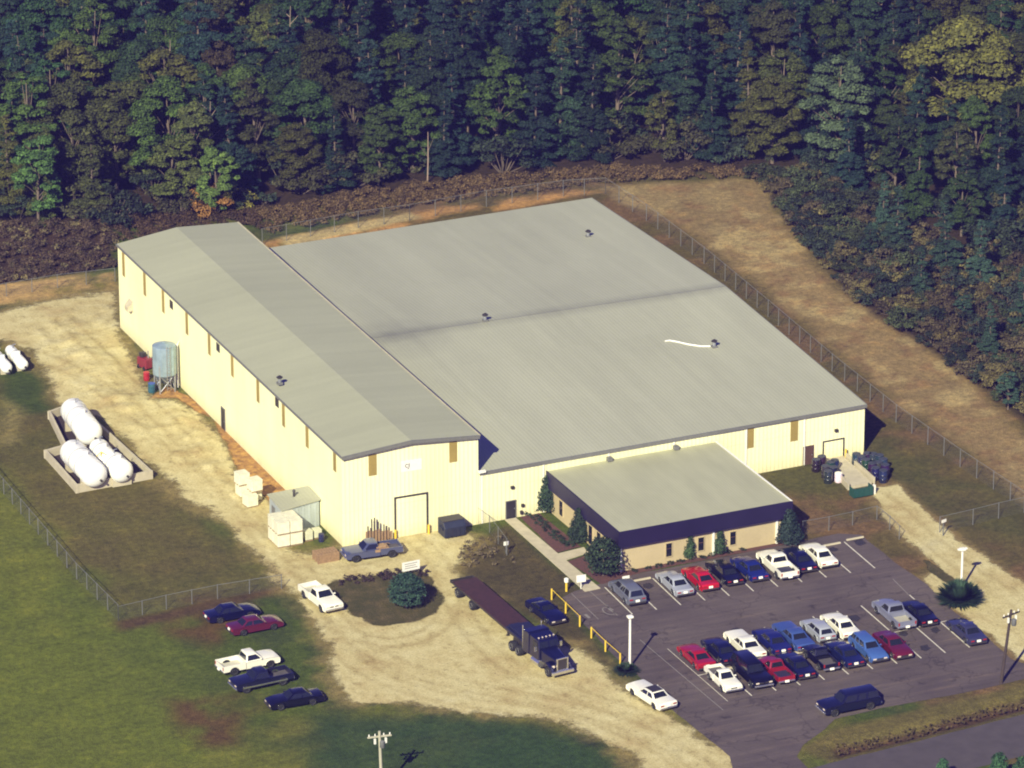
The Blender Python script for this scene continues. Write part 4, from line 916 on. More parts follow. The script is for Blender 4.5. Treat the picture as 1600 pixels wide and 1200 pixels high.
lengthtank(113, 706, 148, 742, 1.35, 1.75, 'long white tank at the lower left of the concrete pit', ext=1.4)
lengthtank(155, 701, 168, 718, 1.05, 1.5, 'short white tank with yellow fittings in the middle of the pit', ext=1.4)
lengthtank(178, 724, 190, 736, 1.2, 1.6, 'stubby white tank at the lower right of the concrete pit', ext=1.5)
lengthtank(17, 548, 35, 569, .6, .95, 'right of two slim white tanks at the left edge of the picture', ext=1.0)
lengthtank(-6, 555, 10, 574, .6, .95, 'left of two slim white tanks at the left edge of the picture', ext=1.0)
# containment pit
pit = [(78, 655), (118, 640), (236, 748), (120, 770), (72, 716), (103, 707)]
pp = W2(pit); t_ = thing('containment_wall', 'low stepped concrete wall around the white tanks', 'wall', (0, 0, 0))
for i in range(len(pp)):
    a, b_ = pp[i], pp[(i + 1) % len(pp)]; d = (b_ - a); L = d.length; c = (a + b_) / 2
    mb = MB(); mb.box((c.x, c.y, .45), (L - .25, .25, .9), math.atan2(d.y, d.x)); mb.build('wall_panel', M['concrete'], t_)
    mb = MB(); mb.box((a.x, a.y, .455), (.32, .32, .93), math.atan2(d.y, d.x)); mb.build('corner_block', M['concrete'], t_)
sheet('pit_floor', [Vector(p) for p in pp], .03, plain('pit_floor_soil', (.035, .022, .022), .9, var=.3))
mb = MB(); q = P(158, 706, 2.6); mb.cyl((q.x, q.y, 0), (q.x, q.y, 2.6), .05); mb.tube([(q.x - .5, q.y, 2.2), (q.x, q.y, 2.6), (q.x + .6, q.y - .4, 2.2)], .06, 6)
tag(mb.build('pipework', M['yellow']), 'yellow pipework standing between the white tanks', 'pipe')
# ------------------------------------------------------------------ silo beside the left wall
q = P(258, 610); t_ = thing('hopper_bin', 'ribbed steel hopper bin on legs against the long left wall', 'silo', (q.x, q.y, 0))
mb = MB(); mb.lathe([(1.28, 2.0), (1.28, 5.1), (1.25, 5.18), (.25, 5.5), (.22, 5.55)], 12); mb.build('shell', plain('silo_steel', (.30, .40, .47), .3, .35, var=.3, scale=1.2), t_, smooth=25)
mb = MB(); mb.lathe([(.22, .8), (1.26, 1.98)], 12); mb.build('hopper', plain('hopper_steel', (.22, .30, .36), .4, .5, var=.3), t_, smooth=25)
for k in range(4):
    a = math.pi / 4 + k * math.pi / 2; x, y = 1.18 * math.cos(a), 1.18 * math.sin(a); mb = MB(); mb.box((x, y, 1.6), (.14, .14, 3.2), a); mb.build('leg', M['steel'], t_)
mb = MB()
for k in range(4):
    a, b_ = math.pi / 4 + k * math.pi / 2, math.pi / 4 + (k + 1) * math.pi / 2
    mb.tube([(1.18 * math.cos(a), 1.18 * math.sin(a), .2), (1.18 * math.cos(b_), 1.18 * math.sin(b_), 2.0)], .05, 6)
    mb.tube([(1.18 * math.cos(b_), 1.18 * math.sin(b_), .2), (1.18 * math.cos(a), 1.18 * math.sin(a), 2.0)], .045, 6)
mb.build('bracing', M['steel'], t_)
mb = MB()
for s_ in (-.2, .2): mb.box((s_, -1.32, 3.0), (.05, .05, 5.0))
for k in range(14): mb.box((0, -1.32, .7 + k * .35), (.36, .04, .04))
mb.build('ladder', M['steel'], t_)
a, _ = WL.at(282, 560); mb = MB(); mb.tube([WL.pt(a, .1, .35), WL.pt(a, 5.0, .35), WL.pt(a, 5.3, .1)], .10, 8); tag(mb.build('wall_pipe', M['white']), 'white pipe rising up the wall beside the hopper bin', 'pipe')
q = P(226, 565, .8); t_ = thing('machine', 'red machine standing left of the steel hopper bin', 'machine', (q.x, q.y, 0), .3)
MB().box((0, 0, .75), (.9, 1.6, 1.1)).build('housing', M['red'], t_, bevel=.08); MB().box((0, .3, 1.55), (.6, .6, .5)).build('engine', M['trim_dark'], t_, bevel=.05); mb = MB(); mb.cyl((.2, -.4, 1.3), (.2, -.4, 2.1), .07); mb.build('stack', M['steel'], t_)
for s_ in (-1, 1):
    for x in (-.5, .5): wheel(t_, (s_ * .4, x, .25), .25, .16)
def drum(u, v, col, label, group=None, h=.9, z=0.0, r=.30, tip=None):
    q = P(u, v, z + h / 2); t_ = thing('drum', label, 'drum', (q.x, q.y, z), random.random() * 6, group)
    mb = MB(); mb.lathe([(r * .93, 0), (r, .05), (r, h * .32), (r * 1.05, h * .345), (r, h * .37), (r, h * .64), (r * 1.05, h * .665), (r, h * .69), (r, h - .05), (r * .95, h)], 18)
    o = mb.build('shell', M['drum'], t_, smooth=35); o.color = (*[c * random.uniform(.5, 2.2) for c in col], 1)
    mb = MB(); mb.lathe([(r * .90, h), (r * .95, h + .03), (r * .90, h + .035)], 18); l = mb.build('lid', M['colour'], t_); l.color = (*[c * 1.6 + .02 for c in col], 1); return t_
drum(237, 606, (.03, .06, .22), 'blue drum at the foot of the steel hopper bin', h=1.0, r=.4)
drum(229, 588, (.30, .03, .02), 'red drum by the left leg of the steel hopper bin', h=.9, r=.35)
# barrels by the small loading door
DC = (.016, .020, .032)
for i, (u, v) in enumerate(((1275, 727), (1284, 722), (1290, 737), (1298, 731), (1304, 728), (1294, 745), (1302, 739))):
    drum(u, v, DC, 'black drum in the cluster left of the small loading door', 'dark drums left of the loading door', 1.3, r=.46)
drum(1310, 746, (.62, .60, .50), 'pale drum at the front of the cluster left of the loading door', h=.95, r=.40)
for i, (u, v) in enumerate(((1338, 718), (1346, 722), (1353, 727), (1355, 717), (1364, 718), (1374, 720), (1380, 726), (1383, 735), (1372, 731), (1363, 733), (1368, 740), (1380, 744))):
    drum(u, v, DC, 'black drum in the cluster right of the small loading door', 'dark drums right of the loading door', 1.3, r=.46)
# ------------------------------------------------------------------ ramp, dark green bin
ra_ = W2([(1292, 720), (1316, 715), (1362, 758), (1330, 764)]); sheet('loading_ramp', ra_, .30, M['concrete'], thick=.34)
rl, rrr = W2([(1287, 722), (1326, 766)]), W2([(1318, 714), (1366, 756)])
for k, (a, b_) in enumerate((rl, rrr)):
    d = b_ - a; c = (a + b_) / 2; mb = MB(); mb.box((c.x, c.y, .35), (d.length, .18, .7), math.atan2(d.y, d.x)); tag(mb.build('ramp_kerb', M['concrete']), 'concrete kerb on the %s side of the loading ramp' % ('left' if k == 0 else 'right'), 'kerb')
q = P(1346, 768, .5); t_ = thing('skip_bin', 'dark green metal bin at the foot of the loading ramp', 'bin', (q.x, q.y, 0), EA)
mb = MB(); mb.box((0, -.4, .6), (2.2, .08, .95)); mb.box((-1.07, .1, .6), (.08, .9, .95)); mb.box((1.07, .1, .6), (.08, .9, .95)); mb.box((0, .1, .16), (2.05, .85, .08)); mb.build('body', M['green_dark'], t_)
for x in (-.6, 0, .6): MB().box((x, -.46, .6), (.08, .05, .9)).build('rib', M['green_dark'], t_)
MB().box((1.45, 0, .5), (.2, .3, 1.0)).build('post', M['white'], t_)
# ------------------------------------------------------------------ shed, white crates, pallets, dumpster
q = P(462, 800, 0); sh = thing('metal_shed', 'grey ribbed metal lean-to shed against the long left wall', 'shed', (0, 0, 0))
s0, s1, s2, s3 = P(417, 772, 2.9), P(440, 798, 2.9), P(502, 780, 2.9), P(481, 759, 3.1)
mb = MB(); mb.hexa([p - Vector((0, 0, .08)) for p in (s0, s1, s2, s3)], [s0, s1, s2, s3]); mb.build('roof', M['roof'], sh)
sc_ = (s0 + s1 + s2 + s3) / 4; k0, k1, k2, k3 = [inset(p, sc_, .25) for p in (s0, s1, s2, s3)]
mb = MB(); mb.add([(p.x, p.y, 0) for p in (k0, k1, k2, k3)] + [(p.x, p.y, 2.82) for p in (k0, k1, k2, k3)], [(0, 1, 5, 4), (1, 2, 6, 5), (2, 3, 7, 6), (3, 0, 4, 7)]); mb.build('wall', M['shed'], sh)
q = (s0 + s2) / 2; mb = MB(); mb.cyl((q.x, q.y, 2.9), (q.x, q.y, 3.5), .12); mb.lathe([(.2, 3.5), (.05, 3.7)], 10, (q.x, q.y, 0)); mb.build('vent_pipe', M['trim_dark'], sh)
SW = Wall(k0, k1); mb = MB(); SW.slab(mb, .8, 1.8, .05, 2.1, -.02, .05); mb.build('door', M['trim_grey'], sh)
def crate(u, v, z, label, dims=(1.25, 1.25, 1.25), rz_=None, col=WHITE, name='white_crate', group='white bulk boxes by the shed'):
    q = P(u, v, z + dims[2] / 2); t_ = thing(name, label, 'crate', (q.x, q.y, z), EA + .02 if rz_ is None else rz_, group)
    o = MB().box((0, 0, dims[2] / 2 + .06), (dims[0], dims[1], dims[2] - .12)).build('box', M['colour'], t_, bevel=.04); o.color = (*col, 1)
    mb = MB()
    for y in (-.42, 0, .42): mb.box((0, y * dims[1], .03), (dims[0], .12, .06))
    mb.build('skid', M['wood'], t_)
    o = MB().box((0, 0, dims[2] + .02), (dims[0] * 1.02, dims[1] * 1.02, .05)).build('lid', M['colour'], t_, bevel=.015); o.color = (*[c * .93 for c in col], 1); return t_
CW = (.74, .72, .54)
cp = P(446, 836, .7)
ex, ey = Vector((math.cos(EA), math.sin(EA), 0)), Vector((-math.sin(EA), math.cos(EA), 0))
for lvl in (0, 1):
    for ix, sxx in ((0, -.68), (1, .68)):
        for iy, syy in ((0, -.7), (1, .7)):
            if True:
                pz = cp + ex * sxx + ey * syy; U, V = PX((pz.x, pz.y, lvl * 1.36 + .65))
                crate(U, V, lvl * 1.36, 'white bulk box, %s %s of the eight box stack beside the shed' % (('lower', 'upper')[lvl], (('front left', 'back left'), ('front right', 'back right'))[ix][iy]), (1.28, 1.3, 1.30), EA, CW)
for i, (u, v, z, lab) in enumerate(((380, 765, 0, 'white bulk box at the bottom left of the stack behind the shed'), (397, 772, 0, 'white bulk box at the bottom right of the stack behind the shed'), (378, 747, 1.3, 'tallest white bulk box on the stack behind the shed'), (398, 757, 1.3, 'white bulk box on the right of the stack behind the shed'), (391, 781, 0, 'white bulk box at the front of the stack behind the shed'))):
    crate(u, v, z, lab, (1.2, 1.2, 1.24), EA + .1, CW)
crate(481, 836, 0, 'small pale box left of its pair in the shadow of the shed', (.8, .8, 1.0), EA, (.6, .6, .42)); crate(495, 833, 0, 'small pale box right of its pair in the shadow of the shed', (.8, .8, .9), EA, (.6, .6, .42))
drum(502, 840, (.02, .02, .04), 'dark drum beside the small pale boxes', h=.8)
def pallet_stack(u, v, n, rz_, label, dims=(1.9, 1.3)):
    q = P(u, v, .1 * n); t_ = thing('pallet_stack', label, 'pallets', (q.x, q.y, 0), rz_)
    for k in range(n):
        mb = MB(); z = k * .16
        for x in np.linspace(-dims[0] / 2 + .08, dims[0] / 2 - .08, 8): mb.box((x + random.uniform(-.01, .01), 0, z + .14), (.14, dims[1], .025))
        for y in (-.45, 0, .45): mb.box((0, y * dims[1], z + .065), (dims[0], .09, .12))
        mb.build('pallet', M['wood'], t_)
    return t_
pallet_stack(509, 866, 6, EA, 'stack of wooden pallets at the corner of the tall bay', (2.3, 1.5))
q = P(594, 851, 0); t_ = thing('timber_rack', 'wooden rack with upright stakes leaning by the tall bay wall', 'rack', (q.x, q.y, 0), EA)
mb = MB()
for i in range(9): mb.box((-1.3 + i * .33, .3, .75 + .06 * math.sin(i * 2.1)), (.2, .08, 1.5 - .08 * i * (1 if i > 4 else 0)))
mb.build('boards', M['wood'], t_)
for x, h in ((-1.1, 2.0), (-.7, 2.7), (-.4, 2.8), (.0, 2.3), (.6, 1.9), (.9, 1.7)): mb = MB(); mb.box((x, .42, h / 2), (.1, .1, h)); mb.build('stake', M['pole_wood'], t_)
MB().box((0, .05, .1), (3.0, .9, .18)).build('base', M['wood'], t_)
q = P(706, 826, .7); t_ = thing('dumpster', 'dark navy dumpster with sloping top against the tall bay wall', 'dumpster', (q.x, q.y, .02), EA)
mb = MB(); mb.loft([[(-1.15, -.85, .15), (-1.15, .85, .15), (-1.15, .85, 1.7), (-1.15, -.5, 1.7), (-1.15, -.95, 1.2)], [(1.15, -.85, .15), (1.15, .85, .15), (1.15, .85, 1.7), (1.15, -.5, 1.7), (1.15, -.95, 1.2)]]); mb.build('body', M['dumpster'], t_, bevel=.04)
for x in (-.9, -.45, 0, .45, .9): MB().box((x, -.93, .7), (.09, .10, 1.0)).build('rib', M['dumpster'], t_)
mb = MB(); mb.box((0, .2, 1.74), (2.28, 1.35, .06)); mb.build('lid', M['trim_dark'], t_)
for s_ in (-1, 1): MB().box((s_ * 1.22, -.1, 1.0), (.14, .9, .22)).build('fork_pocket', M['dumpster'], t_)

# ------------------------------------------------------------------ signs, rails, poles
def sign(name, u, v, wd, hg, z0, rz_, label, posts=(0,), mat=None, lines=0, pm=None, th=.06):
    q = P(u, v, z0 + hg / 2); t_ = thing(name, label, 'sign', (q.x, q.y, 0), rz_)
    b_ = MB().box((0, 0, z0 + hg / 2), (wd, th, hg)).build('board', mat or M['white'], t_)
    for p in posts: MB().box((p, .07, (z0 + hg * .9) / 2), (.08, .08, z0 + hg * .9)).build('post', pm or M['white'], t_)
    if lines:
        mb = MB()
        for k in range(lines): mb.box((-.06 * (k % 2), -th / 2 - .004, z0 + hg * (.78 - .24 * k)), (wd * (.74 - .12 * (k % 2)), .006, hg * .07))
        mb.build('lettering', M['trim_grey'], b_)
    return t_
sign('yard_sign', 642, 884, 1.9, .95, .6, EA + .05, 'wide white notice board with grey lettering behind the round tree', (-.7, .9), lines=3, pm=M['pole_wood'])
sign('fence_sign', 791, 849, .55, .4, .9, EA, 'small white sign on a post by the lawn and factory corner', (.0,), pm=M['galv'])
sign('walk_sign', 908, 904, .95, .75, .75, EA - .1, 'white sign on a white post at the foot of the sidewalk', (0,))
sign('stall_sign', 978, 902, .75, .28, .9, EA, 'low white name sign behind the grey minivan', (0,))
sign('gate_sign', 1475, 814, .6, .3, 1.5, EA + .3, 'white sign on the end post of the right fence', (0,), pm=M['galv'])
q = P(885, 924); t_ = thing('bollard', 'yellow bollard topped by a round white sign beside the sidewalk', 'bollard', (q.x, q.y, 0))
mb = MB(); mb.cyl((0, 0, 0), (0, 0, .95), .11); mb.build('post', M['yellow'], t_)
mb = MB(); mb.lathe([(.05, .93), (.22, 1.0), (.24, 1.35), (.05, 1.45)], 12); mb.build('cap', M['white'], t_, smooth=True)
def rail(pts, label):
    p = W2(pts); t_ = thing('guard_rail', label, 'railing', tuple(p[0]), 0, 'yellow guard rails along the lot'); o = p[0]
    for q in p: MB().cyl(q - o, q - o + Vector((0, 0, 1.15)), .085, .085, 10).build('post', M['yellow'], t_)
    mb = MB(); mb.tube([q - o + Vector((0, 0, 1.1)) for q in p], .035, 8); mb.build('rail', M['yellow'], t_)
rail([(862, 937), (884, 958), (906, 979)], 'yellow pipe rail on three posts nearer the office sidewalk')
rail([(924, 997), (946, 1018), (969, 1038)], 'yellow pipe rail on three posts nearer the light pole')
def light_pole(u, v, h, label, kind):
    q = P(u, v); t_ = thing('light_pole', label, 'light pole', (q.x, q.y, 0), 0, 'white light poles of the lot')
    MB().cyl((0, 0, 0), (0, 0, h), .13, .11, 12).build('pole', M['white'], t_, smooth=True)
    MB().box((0, 0, .06), (.5, .5, .12)).build('base_plate', M['concrete'], t_)
    mb = MB(); mb.box((0, 0, h + .1), (.55, .5, .22)); mb.build('lamp_head', M['white'], t_, bevel=.05); 
    if kind: MB().box((-.3, 0, h + .12), (.4, .3, .16)).build('lamp_head', M['white'], t_, bevel=.04); MB().box((.3, 0, h + .12), (.4, .3, .16)).build('lamp_head', M['white'], t_, bevel=.04)
    return t_
light_pole(984, 1044, 5.2, 'white light pole at the left edge of the lot above a low shrub', 0)
light_pole(1502, 920, 4.1, 'white light pole in the big shrub right of the lot', 1)
def utility_pole(u, v, h, lean, label, arm_rz, mat, hw):
    q = P(u, v); t_ = thing('utility_pole', label, 'utility pole', (q.x, q.y, 0))
    tx = lean * h; MB().cyl((0, 0, 0), (tx, 0, h), .17, .12, 10).build('pole', mat, t_, smooth=True)
    d = Vector((math.cos(arm_rz), math.sin(arm_rz), 0)); b_ = Vector((tx, 0, h - .5))
    mb = MB(); mb.box(b_, (2.2, .12, .14), arm_rz); mb.build('crossarm', mat, t_)
    for k in (-.95, -.4, .4, .95): MB().lathe([(.03, 0), (.07, .05), (.04, .12), (.07, .17), (.02, .22)], 8, tuple(b_ + d * k + Vector((0, 0, .07)))).build('insulator', M['white'], t_, smooth=True)
    if hw:
        mb = MB(); mb.lathe([(.2, 0), (.24, .05), (.24, .6), (.1, .7)], 12, tuple(b_ + Vector((.15, -.3, -1.0)))); mb.build('transformer', M['galv'], t_, smooth=True)
        for k in (-.5, .5): MB().box(b_ + d * k + Vector((0, -.2, -.35)), (.16, .16, .5)).build('switchgear', M['white'], t_)
    return t_
utility_pole(1564, 1068, 7.4, .11, 'dark leaning wooden utility pole on the grass bank at right', .3, M['pole_wood'], True)
utility_pole(597, 1240, 6.2, -.03, 'pale utility pole whose crossarm tops the lower grass', -.15, plain('grey_pole_wood', (.42, .40, .30), .9), True)
# wheel stops
for u, v, lab in ((1003, 905, 'concrete wheel stop right of the grey minivan'), (1300, 850, 'concrete wheel stop right of the white sedan by the office'), (1336, 841, 'concrete wheel stop in the empty end stall near the fence'),
                  (1288, 1010, 'concrete wheel stop behind the black pickup in the middle rows'), (1250, 1018, 'concrete wheel stop behind the navy sedan in the middle rows'), (1330, 1003, 'concrete wheel stop behind the navy sedan left of the blue wagon'),
                  (1142, 1043, 'concrete wheel stop between the small white pickup and navy sedan'), (1368, 994, 'concrete wheel stop left of the maroon sedan nose')):
    q = P(u, v, .1); mb = MB(); mb.loft([[(-.95, -.11, .03), (-.95, .11, .03), (-.93, .07, .17), (-.93, -.07, .17)], [(.95, -.11, .03), (.95, .11, .03), (.93, .07, .17), (.93, -.07, .17)]])
    o = mb.build('wheel_stop', M['concrete'], None, (q.x, q.y, 0)); o.rotation_euler = (0, 0, EA); tag(o, lab, 'wheel stop', 'concrete wheel stops')

# ------------------------------------------------------------------ chain link fences
def fence(pts, label, h=2.0, gap=3.0, barb=True, name='chain_link_fence', dens=.22, ww=.0032):
    p = W2(pts); o = p[0]; t_ = thing(name, label, 'fence', (o.x, o.y, 0), 0, 'chain link fences')
    wm = MB(); rm = MB(); n_post = 0
    for i in range(len(p) - 1):
        a, b_ = p[i] - o, p[i + 1] - o; L = (b_ - a).length; d = (b_ - a).normalized(); k = max(1, round(L / gap))
        for j in range(k + (1 if i == len(p) - 2 else 0)):
            q = a + (b_ - a) * (j / k); MB().cyl(q, q + Vector((0, 0, h + .05)), .04, .04, 6).build('post', M['galv'], t_)
            if barb: pass
        rm.tube([a + Vector((0, 0, h)), b_ + Vector((0, 0, h))], .025, 5)
        up = Vector((0, 0, 1))
        nn = int(L / dens)
        for j in range(-int(h / dens), nn + 1):
            for s_ in (1, -1):
                x0 = j * dens; x1 = x0 + h
                lo, hi = max(0, -x0), min(h, L - x0)
                if hi <= lo + .02: continue
                q0 = a + d * (x0 + lo) + up * (lo if s_ > 0 else h - lo); q1 = a + d * (x0 + hi) + up * (hi if s_ > 0 else h - hi)
                e_ = (q1 - q0).normalized().cross(d.cross(up)).normalized() * ww
                wm.quad(q0 - e_, q1 - e_, q1 + e_, q0 + e_)
    wm.build('wire_mesh', M['galv'], t_); rm.build('top_rail', M['galv'], t_)
fence([(946, 303), (1010, 345), (1100, 412), (1200, 495), (1300, 580), (1400, 660), (1500, 730), (1605, 800)], 'long chain link fence slanting beside the right side of the low building')
fence([(640, 345), (760, 323), (880, 307), (946, 303)], 'chain link fence behind the far back wall of the low building')
fence([(410, 383), (560, 356), (640, 345)], 'chain link fence stretch just behind the high bay back corner')
fence([(-30, 470), (90, 450), (180, 440)], 'chain link fence along the dirt bank left of the high bay', 1.6)
fence([(-20, 742), (60, 835), (120, 905), (185, 970)], 'chain link fence running down the left between green and brown grass', 1.7, ww=.0045)
fence([(185, 970), (260, 952), (340, 936), (440, 920)], 'chain link fence behind the cars parked on the grass', 1.5)
fence([(1254, 836), (1295, 829), (1332, 821), (1370, 812), (1390, 828), (1405, 843)], 'chain link fence between the parking lot and the side lawn', 1.5)
fence([(1468, 832), (1520, 820), (1560, 810), (1640, 792)], 'chain link fence at the right edge beyond the dirt track', 1.7)
fence([(745, 818), (765, 832), (792, 868)], 'short broken chain link fence by the factory corner', 1.8)

# ------------------------------------------------------------------ plants
def leaves(clumps, per, size, up=.35, flat=1.0):
    """leaf sprays on the outer part of many clumps; returns verts, quads"""
    V = []; k = 0
    for c, r, sq in clumps:
        n = max(6, int(per * r * r)); d = rng.normal(size=(n, 3)); d[:, 2] = np.abs(d[:, 2]) * .9 + d[:, 2] * .25; d /= np.linalg.norm(d, axis=1, keepdims=True)
        rad = r * (rng.random(n) ** .45) ; p = d * rad[:, None]; p[:, 2] *= sq; p += np.array(c)
        nn = d + rng.normal(size=(n, 3)) * .55; nn[:, 2] += up; nn /= np.linalg.norm(nn, axis=1, keepdims=True)
        a = np.cross(nn, rng.normal(size=(n, 3))); a /= np.linalg.norm(a, axis=1, keepdims=True); b_ = np.cross(nn, a)
        s_ = size * (.55 + .9 * rng.random(n))[:, None]
        V.append(np.stack([p - a * s_, p - b_ * s_ * .62, p + a * s_, p + b_ * s_ * .62], 1))
    V = np.concatenate(V).reshape(-1, 3); F = np.arange(len(V)).reshape(-1, 4); return V, F
def broad_proto(h, rad, nclump, seed, base=.25, per=270, size=.165):
    r_ = np.random.default_rng(seed); cl = []; limbs = []
    lob = r_.random(6) * .6 + .7
    for i in range(nclump):
        th = r_.random() * 6.283; f = r_.random() ** .8; z = base + (1 - base) * f
        prof = math.sin(math.pi * min(1, max(.06, (z - base * .6) / (1.02 - base * .6)))) ** .6
        q = rad * prof * (.35 + .65 * r_.random() ** .5) * lob[int(th / 6.284 * 6)]
        c = (q * math.cos(th), q * math.sin(th), h * z * .95); rr2 = rad * (.22 + .17 * r_.random()); cl.append((c, rr2, .75)); limbs.append(c)
    v_, f_ = leaves(cl, per, size); mb = MB(); mb.tube([(0, 0, 0), (.08, .05, h * .3), (-.05, .1, h * .6), (0, 0, h * .9)], [h * .018, h * .014, h * .009, h * .003], 7)
    for c in limbs[::3]:
        z0 = max(h * .15, c[2] * .62); mb.tube([(0, .05, z0), (c[0] * .5, c[1] * .5, (z0 + c[2]) / 2 + .1), c], [h * .004, h * .003, .015], 5)
    return fast_mesh('crown', v_, f_, M['leaf']), mb.data('trunk', M['bark'], smooth=True)
def pine_proto(h, rad, seed, base=.16, per=270, size=.15):
    r_ = np.random.default_rng(seed); cl = []; mb = MB(); mb.tube([(0, 0, 0), (.1, 0, h * .5), (0, .05, h * .98)], [h * .015, h * .010, .03], 7)
    z = base
    while z < .99:
        f = (1 - z) / (1 - base); R0 = rad * (f ** .75) * (.75 + .4 * r_.random()) + .3; nb = 5 if f > .3 else 4; o = r_.random() * 6
        for k in range(nb):
            a = o + k * 6.283 / nb + r_.normal() * .25; L = R0 * (.45 + .75 * r_.random()); zz = h * z + r_.normal() * .5
            for q in ((.45, .75, 1.0) if L > 1.3 else (.8,)):
                cl.append(((L * q * math.cos(a), L * q * math.sin(a), zz - .10 * L * q + .25), .30 * L * (1.15 - .35 * q) + .34, .75))
            mb.tube([(0, 0, zz), (L * .9 * math.cos(a), L * .9 * math.sin(a), zz - .08 * L)], [.05, .015], 4)
        z += .040 + .05 * r_.random()
    cl.append(((0, 0, h * .99), .35, 1.3))
    v_, f_ = leaves(cl, per, size, up=.2); return fast_mesh('crown', v_, f_, M['leaf']), mb.data('trunk', M['bark'], smooth=True)
def shrub_proto(h, rad, n, seed, per=260, size=.11):
    r_ = np.random.default_rng(seed); cl = []; mb = MB()
    for i in range(n):
        th = r_.random() * 6.283; q = rad * r_.random() ** .5; z = h * (.25 + .65 * r_.random()) * (1 - .45 * (q / rad) ** 2)
        cl.append(((q * math.cos(th), q * math.sin(th), z), rad * (.26 + .16 * r_.random()), .8)); mb.tube([(q * .2 * math.cos(th), q * .2 * math.sin(th), 0), (q * math.cos(th), q * math.sin(th), z)], [.035, .012], 4)
    v_, f_ = leaves(cl, per, size); return fast_mesh('foliage', v_, f_, M['leaf']), mb.data('stem', M['bark'])
BROAD = [broad_proto(14, 3.6, 62, 11, .12), broad_proto(15.5, 3.1, 62, 12, .10), broad_proto(12.5, 4.2, 66, 13, .12), broad_proto(16, 3.4, 64, 14, .18), broad_proto(11, 2.7, 52, 15, .02), broad_proto(13.5, 3.9, 70, 16, .16), broad_proto(17, 3.0, 58, 17, .14), broad_proto(12, 3.3, 54, 18, .08), broad_proto(14.5, 4.4, 72, 19, .2)]
PINE = [pine_proto(17, 3.3, 21), pine_proto(15, 2.9, 22, .06), pine_proto(18.5, 3.4, 23, .22), pine_proto(16, 2.5, 24, .12), pine_proto(14, 3.2, 25, .18)]
SHRUB = [shrub_proto(1.9, 1.5, 15, 31), shrub_proto(2.6, 1.8, 20, 32), shrub_proto(1.3, 1.3, 12, 33), shrub_proto(3.2, 1.7, 20, 34)]
def plant(proto, name, parts, q, s, col, label, cat, group=None, zs=1.0):
    t_ = thing(name, label, cat, (q.x, q.y, 0), random.random() * 6.28, group); t_.scale = (s * random.uniform(.88, 1.14), s * random.uniform(.88, 1.14), s * zs)
    if 'tree' in name: t_.rotation_euler = (random.gauss(0, .04), random.gauss(0, .04), t_.rotation_euler.z)
    link(parts[0], proto[0], t_, color=col); link(parts[1], proto[1], t_); return t_
woods = W2(WOODS)
def in_poly(x, y, poly): return float(sdist(np.array([x]), np.array([y]), poly)[0])
TREEZONE = W2([(-60, 348), (180, 346), (400, 326), (640, 286), (900, 262), (1195, 258), (1250, 262), (1320, 305), (1410, 350), (1520, 385), (1680, 415), (1680, -20), (-60, -20)])
pts = []; tries = 0
xs = [p.x for p in TREEZONE]; ys = [p.y for p in TREEZONE]
while tries < 16000 and len(pts) < 400:
    tries += 1; x = random.uniform(min(xs), max(xs)); y = random.uniform(min(ys), max(ys))
    if in_poly(x, y, TREEZONE) < .8: continue
    if all((x - a) ** 2 + (y - b_) ** 2 > 3.9 ** 2 for a, b_ in pts): pts.append((x, y))
PAL = dict(pine=[(.018, .046, .028), (.016, .042, .034), (.024, .052, .027)], green=[(.036, .066, .016), (.050, .080, .016), (.026, .058, .020)],
           olive=[(.062, .072, .017), (.076, .078, .017), (.052, .058, .018)], brown=[(.060, .052, .022), (.058, .046, .022)])
LAB = dict(pine='dark blue green conifer in the dense wood behind the factory', green='mid green broadleaf tree in the dense wood behind the factory', olive='olive leaved autumn tree in the dense wood behind the factory', brown='rusty brown autumn tree in the dense wood behind the factory')
GRP = dict(pine='dark conifers of the wood', green='green broadleaf trees of the wood', olive='olive autumn trees of the wood', brown='rusty brown trees of the wood')
for x, y in pts:
    u, v = PX((x, y, 8)); r_ = random.random()
    edge = in_poly(x, y, TREEZONE)
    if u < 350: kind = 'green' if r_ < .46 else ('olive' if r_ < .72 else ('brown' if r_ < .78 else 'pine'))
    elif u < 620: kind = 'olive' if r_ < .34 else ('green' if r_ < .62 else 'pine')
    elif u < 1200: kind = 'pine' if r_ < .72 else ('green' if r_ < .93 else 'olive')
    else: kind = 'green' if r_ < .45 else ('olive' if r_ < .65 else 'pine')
    pr = random.choice(PINE) if kind == 'pine' else random.choice(BROAD)
    if edge < 5: pr = random.choice((BROAD[4], BROAD[0], PINE[1])) if kind != 'pine' else PINE[1]
    s = random.uniform(.78, 1.08) * (.8 if edge < 3 else 1.0) * (.82 if u > 1250 else 1)
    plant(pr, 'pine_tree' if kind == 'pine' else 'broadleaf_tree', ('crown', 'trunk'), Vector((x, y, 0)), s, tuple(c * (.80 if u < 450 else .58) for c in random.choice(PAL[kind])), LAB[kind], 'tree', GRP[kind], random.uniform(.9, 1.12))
# bushes under the wood's edge
up_ = []; tries = 0
while tries < 9000 and len(up_) < 150:
    tries += 1; x = random.uniform(min(xs), max(xs)); y = random.uniform(min(ys), max(ys)); e_ = in_poly(x, y, TREEZONE)
    if not -.6 < e_ < 9 or x > 110 or any((x - a) ** 2 + (y - b_) ** 2 < 1.9 ** 2 for a, b_ in up_): continue
    up_.append((x, y)); k = random.random()
    plant(random.choice(SHRUB), 'understory_bush', ('foliage', 'stem'), Vector((x, y, 0)), random.uniform(1.1, 1.9), (.024, .036, .022) if k < .7 else (.050, .050, .022), 'dark bush under the trees along the front edge of the wood', 'bush', 'dark bushes under the edge of the wood')
